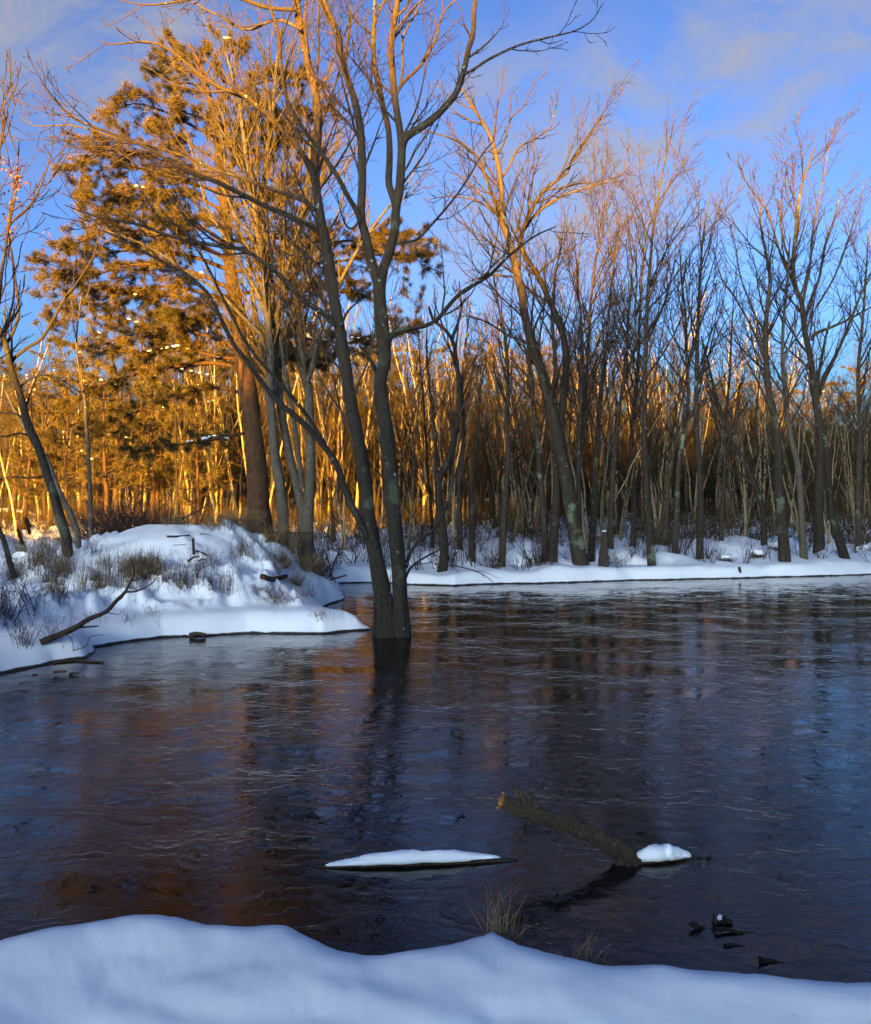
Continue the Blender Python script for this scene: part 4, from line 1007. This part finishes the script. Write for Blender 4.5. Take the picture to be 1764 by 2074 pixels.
stick('fallen_log', 'dark thin dead trunk leaning at the left edge beside the weeds', [(30, 1172), (20, 1140), (8, 1096), (-6, 1062)], .04, .03, d=12.6, cat='log', seed=28, mt='main_bark')
stick('drooping_branch', 'thin dead branch drooping over the far snow ledge into the water', [(880, 1142), (930, 1148), (960, 1156), (985, 1168), (1008, 1188)], .018, .005, d=20.8, seed=29, forks=[([(960, 1156), (985, 1160), (1012, 1172)], .008, .003), ([(915, 1146), (935, 1165), (946, 1182)], .008, .003), ([(975, 1163), (985, 1175), (984, 1184)], .006, .003)])
def stump():
    b = onground(1222, 22.3); root = thing('tree_stump', b, 'rotten grey stump with a ragged top beside the great forked maple', 'stump')
    mb = MB(); p = smooth_path([b - [0, 0, .2], b + [.01, 0, .3], b + [.04, 0, .62], b + [.05, 0, .86]], 14); capped(mb, p, np.interp(np.linspace(0, 1, 14), [0, .3, .8, 1], [.15, .11, .095, .05]), 12, .35, 4)
    mb.obj('stem', M['far_bark'], root)
    mb = MB(); capped(mb, smooth_path([b + [.08, 0, .7], b + [.1, 0, .85], b + [.09, 0, .98]], 6), taper(6, .05, .012), 6, .5, 3); mb.obj('splinter', M['far_bark'], root)
    mb = MB(); blob(mb, b + [.02, 0, .88], (.06, .06, .03), 3, .3); mb.obj('snow_cap', M['snow'], root)
stump()
def far_log():
    d = 52; a, b = P(-60, 1032, d), P(112, 1046, d + 3); a[2] = .9; b[2] = .75
    root = thing('fallen_log', (a[0], a[1], .3), 'snow-topped fallen trunk lying in sunlight beyond the leaning maple', 'log')
    mb = MB(); capped(mb, smooth_path([a, (a + b) / 2 + [0, 0, .15], b - [0, 0, .3]], 16), taper(16, .38, .12), 10, .2, 2); mb.obj('trunk', M['wood_bark'], root)
    snow_cap([a + [0, 0, .28], (a + b) / 2 + [0, 0, .38], b - [.2, 0, .08]], .3, .22, 2.0).obj('snow_cap', M['snow'], root)
    for e in ((.5, (-.4, -1.2, -.5)), (.62, (.8, -1.0, -.4)), (.75, (1.2, -.6, .4)), (.3, (-1, -1.5, -.2))):
        q = a + (b - a) * e[0]; mb = MB(); capped(mb, smooth_path([q, q + np.array(e[1]) * .6 + [0, 0, .15], q + np.array(e[1]) * 1.3], 8), taper(8, .1, .03), 6, .2, 2); mb.obj('branch', M['wood_bark'], root)
far_log()

def debris(label, chunks, snow, twigs, d):
    b = P(*chunks[0][0], d); b[2] = 0
    root = thing('driftwood', b, label, 'driftwood')
    for k, (a, e, r0, r1) in enumerate(chunks):
        mb = MB(); p = smooth_path([P(*a, d), (P(*a, d) + P(*e, d)) / 2 + [0, .01, .004], P(*e, d)], 8); p[:, 2] = np.maximum(p[:, 2], -.005)
        capped(mb, p, taper(8, r0, r1), 8, .4, k + int(d * 10)); mb.obj('chunk', M['debris'], root, smooth=False)
    for k, (x, y, sx, sz) in enumerate(snow):
        mb = MB(); blob(mb, P(x, y, d - .01), (sx, sx * .8, sz), k + 5, .3); mb.obj('snow_cap', M['snow'], root)
    return root
debris('jagged dark driftwood with a white tip of snow, floating near the snowy near bank', [((1446, 1872), (1484, 1867), .015, .008), ((1449, 1872), (1446, 1850), .01, .005), ((1452, 1870), (1470, 1857), .009, .006)], [(1457, 1858, .012, .014)], (), 4.17)
debris('thin dark stick floating beside the snow-tipped driftwood', [((1449, 1882), (1500, 1890), .009, .008), ((1500, 1890), (1545, 1908), .009, .003)], [], (), 4.08)
debris('small dark clump floating left of the snow-tipped driftwood', [((1398, 1873), (1415, 1879), .01, .012), ((1412, 1878), (1434, 1887), .012, .006)], [], (), 4.12)
debris('small flat wood scrap floating below the snow-tipped driftwood', [((1468, 1916), (1508, 1920), .01, .006)], [], (), 3.96)
debris('short forked stick floating close to the near bank', [((1540, 1946), (1590, 1956), .013, .008), ((1550, 1950), (1535, 1938), .006, .004)], [], (), 3.82)
debris('two dark wood bits floating past the snowy end of the broken branch', [((1414, 1738), (1420, 1739), .008, .006), ((1432, 1737), (1442, 1739), .009, .006)], [], (), 4.93)
debris('dark scraps of bark floating off the left bank', [((108, 1362), (135, 1360), .02, .012), ((140, 1365), (160, 1363), .014, .008), ((66, 1368), (76, 1369), .02, .012)], [], (), 10.05)

# ------------------------------------------------------------------ shrubs, weeds and grass
def stalks(mb, rg, base, h, lean, r, npts=5, curl=.15, sides=3, dirn=None):
    """thin stems rising from base points"""
    K = len(base); d = norm(np.stack([rg.normal(size=K) * lean, rg.normal(size=K) * lean, np.ones(K)], 1) + (0 if dirn is None else np.array(dirn)))
    out = np.empty((K, npts, 3)); out[:, 0] = base - np.array([0, 0, .03]); st = (np.asarray(h) / (npts - 1))[:, None]; bend = rg.normal(size=(K, 3)) * curl; bend[:, 2] = -np.abs(bend[:, 2]) * .5
    for k in range(1, npts): out[:, k] = out[:, k - 1] + d * st; d = norm(d + bend * (k / npts) + rg.normal(size=(K, 3)) * .04)
    rad = r * np.linspace(1, .4, npts)[None, :] * np.ones((K, 1)); tubes(mb, out, rad, sides); return out, rad

def weeds():
    rg = np.random.default_rng(99)
    def band(n, xs, ys, h, lean, r, mb, heads=None, curl=.15, clump=1.0):
        px = rg.uniform(*xs, n); py = rg.uniform(*ys, n)
        if clump:
            cx = rg.uniform(*xs, max(3, int(n / 40))); cy = rg.uniform(*ys, len(cx)); j = rg.integers(len(cx), size=n)
            m = rg.random(n) < clump * .75; px = np.where(m, cx[j] + rg.normal(size=n) * 9, px); py = np.where(m, cy[j] + rg.normal(size=n) * 4, py)
        b = hits(px, py); b = b[b[:, 2] > .12]
        o, rad = stalks(mb, rg, b, rg.uniform(h[0], h[1], len(b)) * rg.uniform(.6, 1, len(b)), lean, r, curl=curl)
        if heads:
            s2 = grow(rg, (o, rad), heads, t=(.5, 1), ang=(20, 60), L=(.1, .25), clip=(.03, .09), npts=3, up=.1, wob=.1, rk=.8, rmax=.003, rtip=.002); tubes(mb, s2[0], s2[1], 3)
            tip = s2[0][:, -1]; k = rg.random(len(tip)) < .6; tip = tip[k]; K = len(tip)
            v = tip[:, None, :] + np.array([[1, 0, 0], [-.5, .87, 0], [-.5, -.87, 0], [0, 0, 1.3]])[None] * (rg.uniform(.004, .011, K))[:, None, None]
            f = np.array([[0, 1, 2], [0, 1, 3], [1, 2, 3], [2, 0, 3]]); mb.add(v.reshape(-1, 3), None, (np.arange(K)[:, None, None] * 4 + f[None]).reshape(-1, 3))
    g = MB()
    band(700, (0, 140), (1085, 1185), (.15, .45), .25, .0032, g, curl=.25); band(500, (100, 420), (1140, 1200), (.12, .4), .2, .0032, g, curl=.22)
    band(330, (110, 340), (1150, 1205), (.25, .62), .12, .0032, g, curl=.18); band(260, (220, 330), (1160, 1185), (.2, .5), .1, .0032, g)
    band(200, (10, 140), (1100, 1180), (.2, .5), .15, .003, g); band(420, (515, 640), (1185, 1225), (.08, .26), .5, .0035, g, curl=.35)
    band(500, (470, 650), (1075, 1150), (.15, .45), .35, .0035, g, curl=.3); band(420, (420, 520), (1040, 1075), (.12, .4), .4, .0035, g, curl=.3)
    band(500, (190, 420), (1050, 1064), (.2, .7), .35, .004, g, curl=.3); band(120, (600, 690), (1150, 1200), (.1, .3), .3, .003, g, curl=.3)
    band(200, (90, 130), (1185, 1205), (.1, .28), .35, .0035, g, clump=.4); band(90, (640, 700), (1240, 1262), (.06, .18), .4, .003, g, curl=.3)
    tag(g.obj('dry_grass', M['grass']), 'dry tan grass and stalks over the left bank and mound', 'grass', kind='stuff')
    w = MB()
    band(260, (300, 480), (1140, 1205), (.12, .36), .18, .0028, w, heads=8); band(200, (0, 150), (1190, 1320), (.12, .45), .3, .003, w, heads=9)
    band(170, (330, 470), (1150, 1205), (.15, .42), .15, .0028, w, heads=9); band(150, (0, 300), (1120, 1200), (.15, .45), .18, .0028, w, heads=8)
    band(110, (460, 620), (1110, 1190), (.12, .4), .2, .0026, w, heads=8); band(80, (0, 120), (1210, 1300), (.15, .4), .3, .003, w, heads=12)
    band(50, (120, 330), (1210, 1275), (.08, .3), .3, .0026, w, heads=8); band(120, (0, 130), (1085, 1150), (.1, .35), .3, .003, w, heads=7)
    band(26, (480, 640), (1225, 1262), (.05, .2), .2, .002, w, heads=9)
    tag(w.obj('weed_stalks', M['weed']), 'dark reddish weeds with seed heads poking through the snow of the left bank', 'weeds', kind='stuff')
weeds()

def shrub_proto(seed, n, h, lean, mt='twig', label='', name='shrub', r=.007, dens=4.0, group=None):
    rg = np.random.default_rng(seed); mb = MB(); root = thing(name, (0, 0, 0), label, 'shrub', group)
    b = np.stack([rg.normal(size=n) * .07, rg.normal(size=n) * .07, np.full(n, -.05)], 1)
    o, rad = stalks(mb, rg, b, rg.uniform(h * .5, h, n), lean, r, 6, .2, 4)
    mb.obj('stems', M[mt], root)['kind'] = 'stuff'
    tb = MB(); s = grow(rg, (o, rad), dens, t=(.2, .98), ang=(25, 60), L=(.3, .6), clip=(.08, .5), npts=4, up=.05, wob=.15, rk=.7, rmax=.006, rtip=.003); tubes(tb, s[0], s[1], 3)
    s = grow(rg, s, 7, t=(.2, .98), ang=(25, 60), L=(.3, .7), clip=(.05, .2), npts=3, up=.05, wob=.15, rk=.8, rmax=.004, rtip=.0028); tubes(tb, s[0], s[1], 3)
    tb.obj('twigs', M[mt], root)['kind'] = 'stuff'
    return root
def shrubs():
    rg = np.random.default_rng(17)
    lab = 'low bare twiggy shrub poking from the snow under the far trees'; grp = 'low shrubs under the far trees'
    pr = [shrub_proto(1, 9, .7, .35, label=lab, group=grp), shrub_proto(2, 14, .5, .5, label=lab, group=grp), shrub_proto(3, 6, 1.1, .3, label=lab, group=grp, r=.01)]
    used = [0, 0, 0]; n = 0
    while n < 190:
        px = rg.uniform(640, 1790); d = 21.8 + 16 * rg.random() ** 2.2; x = (px - CX) / FPX * d
        if river_sd(np.array([x]), np.array([d]))[0] < .7: continue
        k = int(rg.integers(3)); loc = (x, d, gz(x, d)); rz = rg.random() * 6.28; sc = rg.uniform(.6, 1.25); n += 1
        o = pr[k]
        if not used[k]: used[k] = 1; pr[k].location = loc; pr[k].rotation_euler = (0, 0, rz); pr[k].scale = (sc,) * 3
        else: o = copy_tree(pr[k], loc, rz, sc)
        o['label'] = ('low bare twiggy', 'spreading low bare', 'taller loose bare')[k] + ' shrub in the snow ' + ('beyond the water maple' if px < 980 else 'around the great forked maple' if px < 1330 else 'under the lichen-streaked maples')
    lab = 'dense brown bramble thicket at the back of the snowy mound'; grp = 'bramble thickets behind the mound'
    p4 = shrub_proto(4, 60, 1.0, .7, 'weed', lab, 'bramble', .006, 5, grp); first = True
    for px, d, sc in ((205, 18.2, 1.3), (235, 18.8, 1.6), (262, 18.3, 1.5), (290, 18.6, 1.6), (320, 18.8, 1.4), (345, 19, 1.1), (185, 19, 1.0), (460, 18, .7), (495, 18.1, .8), (560, 18.8, .9), (640, 18.4, .8), (600, 19.2, .8)):
        loc = onground(px, d)
        if first: p4.location = tuple(loc); p4.scale = (sc,) * 3; first = False
        else: copy_tree(p4, loc, rg.random() * 6.28, sc)
    p5 = shrub_proto(14, 70, .7, .6, 'grass', 'tan brush sprawling on the right shoulder of the mound below the pine', 'brush', .005, 4, 'tan brush on the mound shoulder'); first = True
    for px, d, sc in ((440, 17.0, .7), (470, 17.2, .8), (500, 17.0, .9), (530, 17.1, .9), (558, 16.9, .9), (590, 17.1, .9), (618, 16.9, .8), (640, 17.3, .7), (480, 16.6, .5), (575, 16.5, .6), (560, 15.6, .5), (600, 15.7, .5), (120, 14.2, .6), (105, 13.0, .5), (265, 14.1, .5), (300, 14.2, .5), (60, 14.6, .6)):
        loc = onground(px, d)
        if first: p5.location = tuple(loc); p5.scale = (sc,) * 3; first = False
        else:
            o = copy_tree(p5, loc, rg.random() * 6.28, sc)
            if px < 350: o['label'] = 'tan brush tuft among the weeds on the left side of the mound'
    for px, d, sc, seed, label in ((672, 18.9, 1.5, 5, 'bare spreading shrub behind the tip of the mound, left of the water maple'), (706, 21.9, 1.3, 6, 'bare shrub on the far bank behind the water maple'), (850, 21.8, 1.1, 7, 'tangled shrub at the foot of the crooked far tree'), (20, 11.3, .9, 8, 'dark reddish shrub growing from the left bank by the water'), (60, 11.9, .8, 9, 'thin arching shrub growing behind the fallen branch of the left bank'), (1770, 23.9, 1.0, 12, 'low brown shrub at the right end of the snow ledge')):
        s = shrub_proto(seed, 8, 1.0, .45, 'weed' if d < 14 else 'twig', label, 'shrub', .009, 4.5); s.location = tuple(onground(px, d)); s.scale = (sc,) * 3
shrubs()

def tussocks():
    for k, (px, d, r, lb) in enumerate(((1560, 26, .22, 'dark tussock half buried in snow left of the pale slim maple'), (1577, 25.2, .26, 'larger dark tussock half buried in snow at the pale slim maple'), (1748, 27, .24, 'dark snow-capped tussock at the right end of the far bank'), (1080, 23.4, .2, 'snow-capped tussock left of the great forked maple'), (1470, 23.6, .18, 'small snow-capped tussock behind the stake of the snow ledge'), (1535, 24, .2, 'round snow-capped tussock right of the stake of the snow ledge'))):
        b = onground(px, d, .05); root = thing('tussock', b, lb, 'tussock')
        mb = MB(); rg = np.random.default_rng(k); o, rad = stalks(mb, rg, b + rg.normal(size=(70, 3)) * [r * .45, r * .4, .02], rg.uniform(r * .7, r * 1.5, 70), .7, .006, 5, .4); mb.obj('grass', M['weed'], root)['kind'] = 'stuff'
        mb = MB(); blob(mb, b + [0, 0, r * .55], (r, r * .8, r * .45), k + 3, .35, 3); mb.obj('snow_cap', M['snow'], root)
tussocks()

def reeds():
    for k, (x0, y0, x1, y1, lb) in enumerate(((72, 1110, 56, 1063, 'taller plumed brown reed beside the leaning maple'), (60, 1120, 40, 1084, 'shorter plumed brown reed beside the leaning maple'))):
        d = 13.6; a = P(x0, y0 + 30, d); b = P(x1, y1, d - .2); root = thing('reed', a, lb, 'reed')
        p = smooth_path([a, (a + b) / 2 + [.03, 0, .02], b], 12); mb = MB(); tubes(mb, p[None], taper(12, .006, .003)[None], 5); mb.obj('stem', M['grass'], root)
        rg = np.random.default_rng(k); mb = MB(); t = norm(b - a); pos = b + t * np.linspace(-.16, .08, 60)[:, None]; needles(mb, rg, pos, np.repeat((t + [.15, 0, -.1])[None], 60, 0), 6, .07, .008, .35); mb.obj('plume', M['pine_bark'], root, smooth=False)['kind'] = 'stuff'
reeds()

def tuft(label, px0, px1, py, d, n, h, lean, mt, name='grass_tuft', seed=0, dirn=None, r=.0016):
    rg = np.random.default_rng(seed); mb = MB()
    px = rg.uniform(px0, px1, n); x = (px - CX) / FPX * d; y = np.full(n, d) + rg.normal(size=n) * .04
    b = np.stack([x, y, np.maximum(G(x, y), -.02)], 1)
    stalks(mb, rg, b, rg.uniform(h * .45, h, n), lean, r, 6, .28, 3, dirn)
    o = mb.obj(name, M[mt]); tag(o, label, 'grass')
    return o
tuft('tuft of dry golden grass leaning off the near snowbank', 985, 1052, 0, 3.42, 60, .3, .28, 'grass', seed=3)
tuft('small bent orange grass clump beside the water right of the golden tuft', 1150, 1205, 0, 3.2, 26, .17, .7, 'grass', seed=4, dirn=(.5, 0, 0))
for k, (px, d, h, lb) in enumerate(((958, 3.3, .06, 'single thin dark stalk standing in the near snow below the golden tuft'), (985, 3.32, .05, 'short slanting stalk in the near snow beside the golden tuft'), (15, 3.2, .06, 'few dark stalks poking from the near snow at its left end'), (1630, 2.8, .1, 'lone thin stalk standing in the near snow below the driftwood'))):
    tuft(lb, px - 4, px + 4, 0, d, (1, 1, 5, 1)[k], h, .2, 'weed', 'stalk', 20 + k, r=.0013)
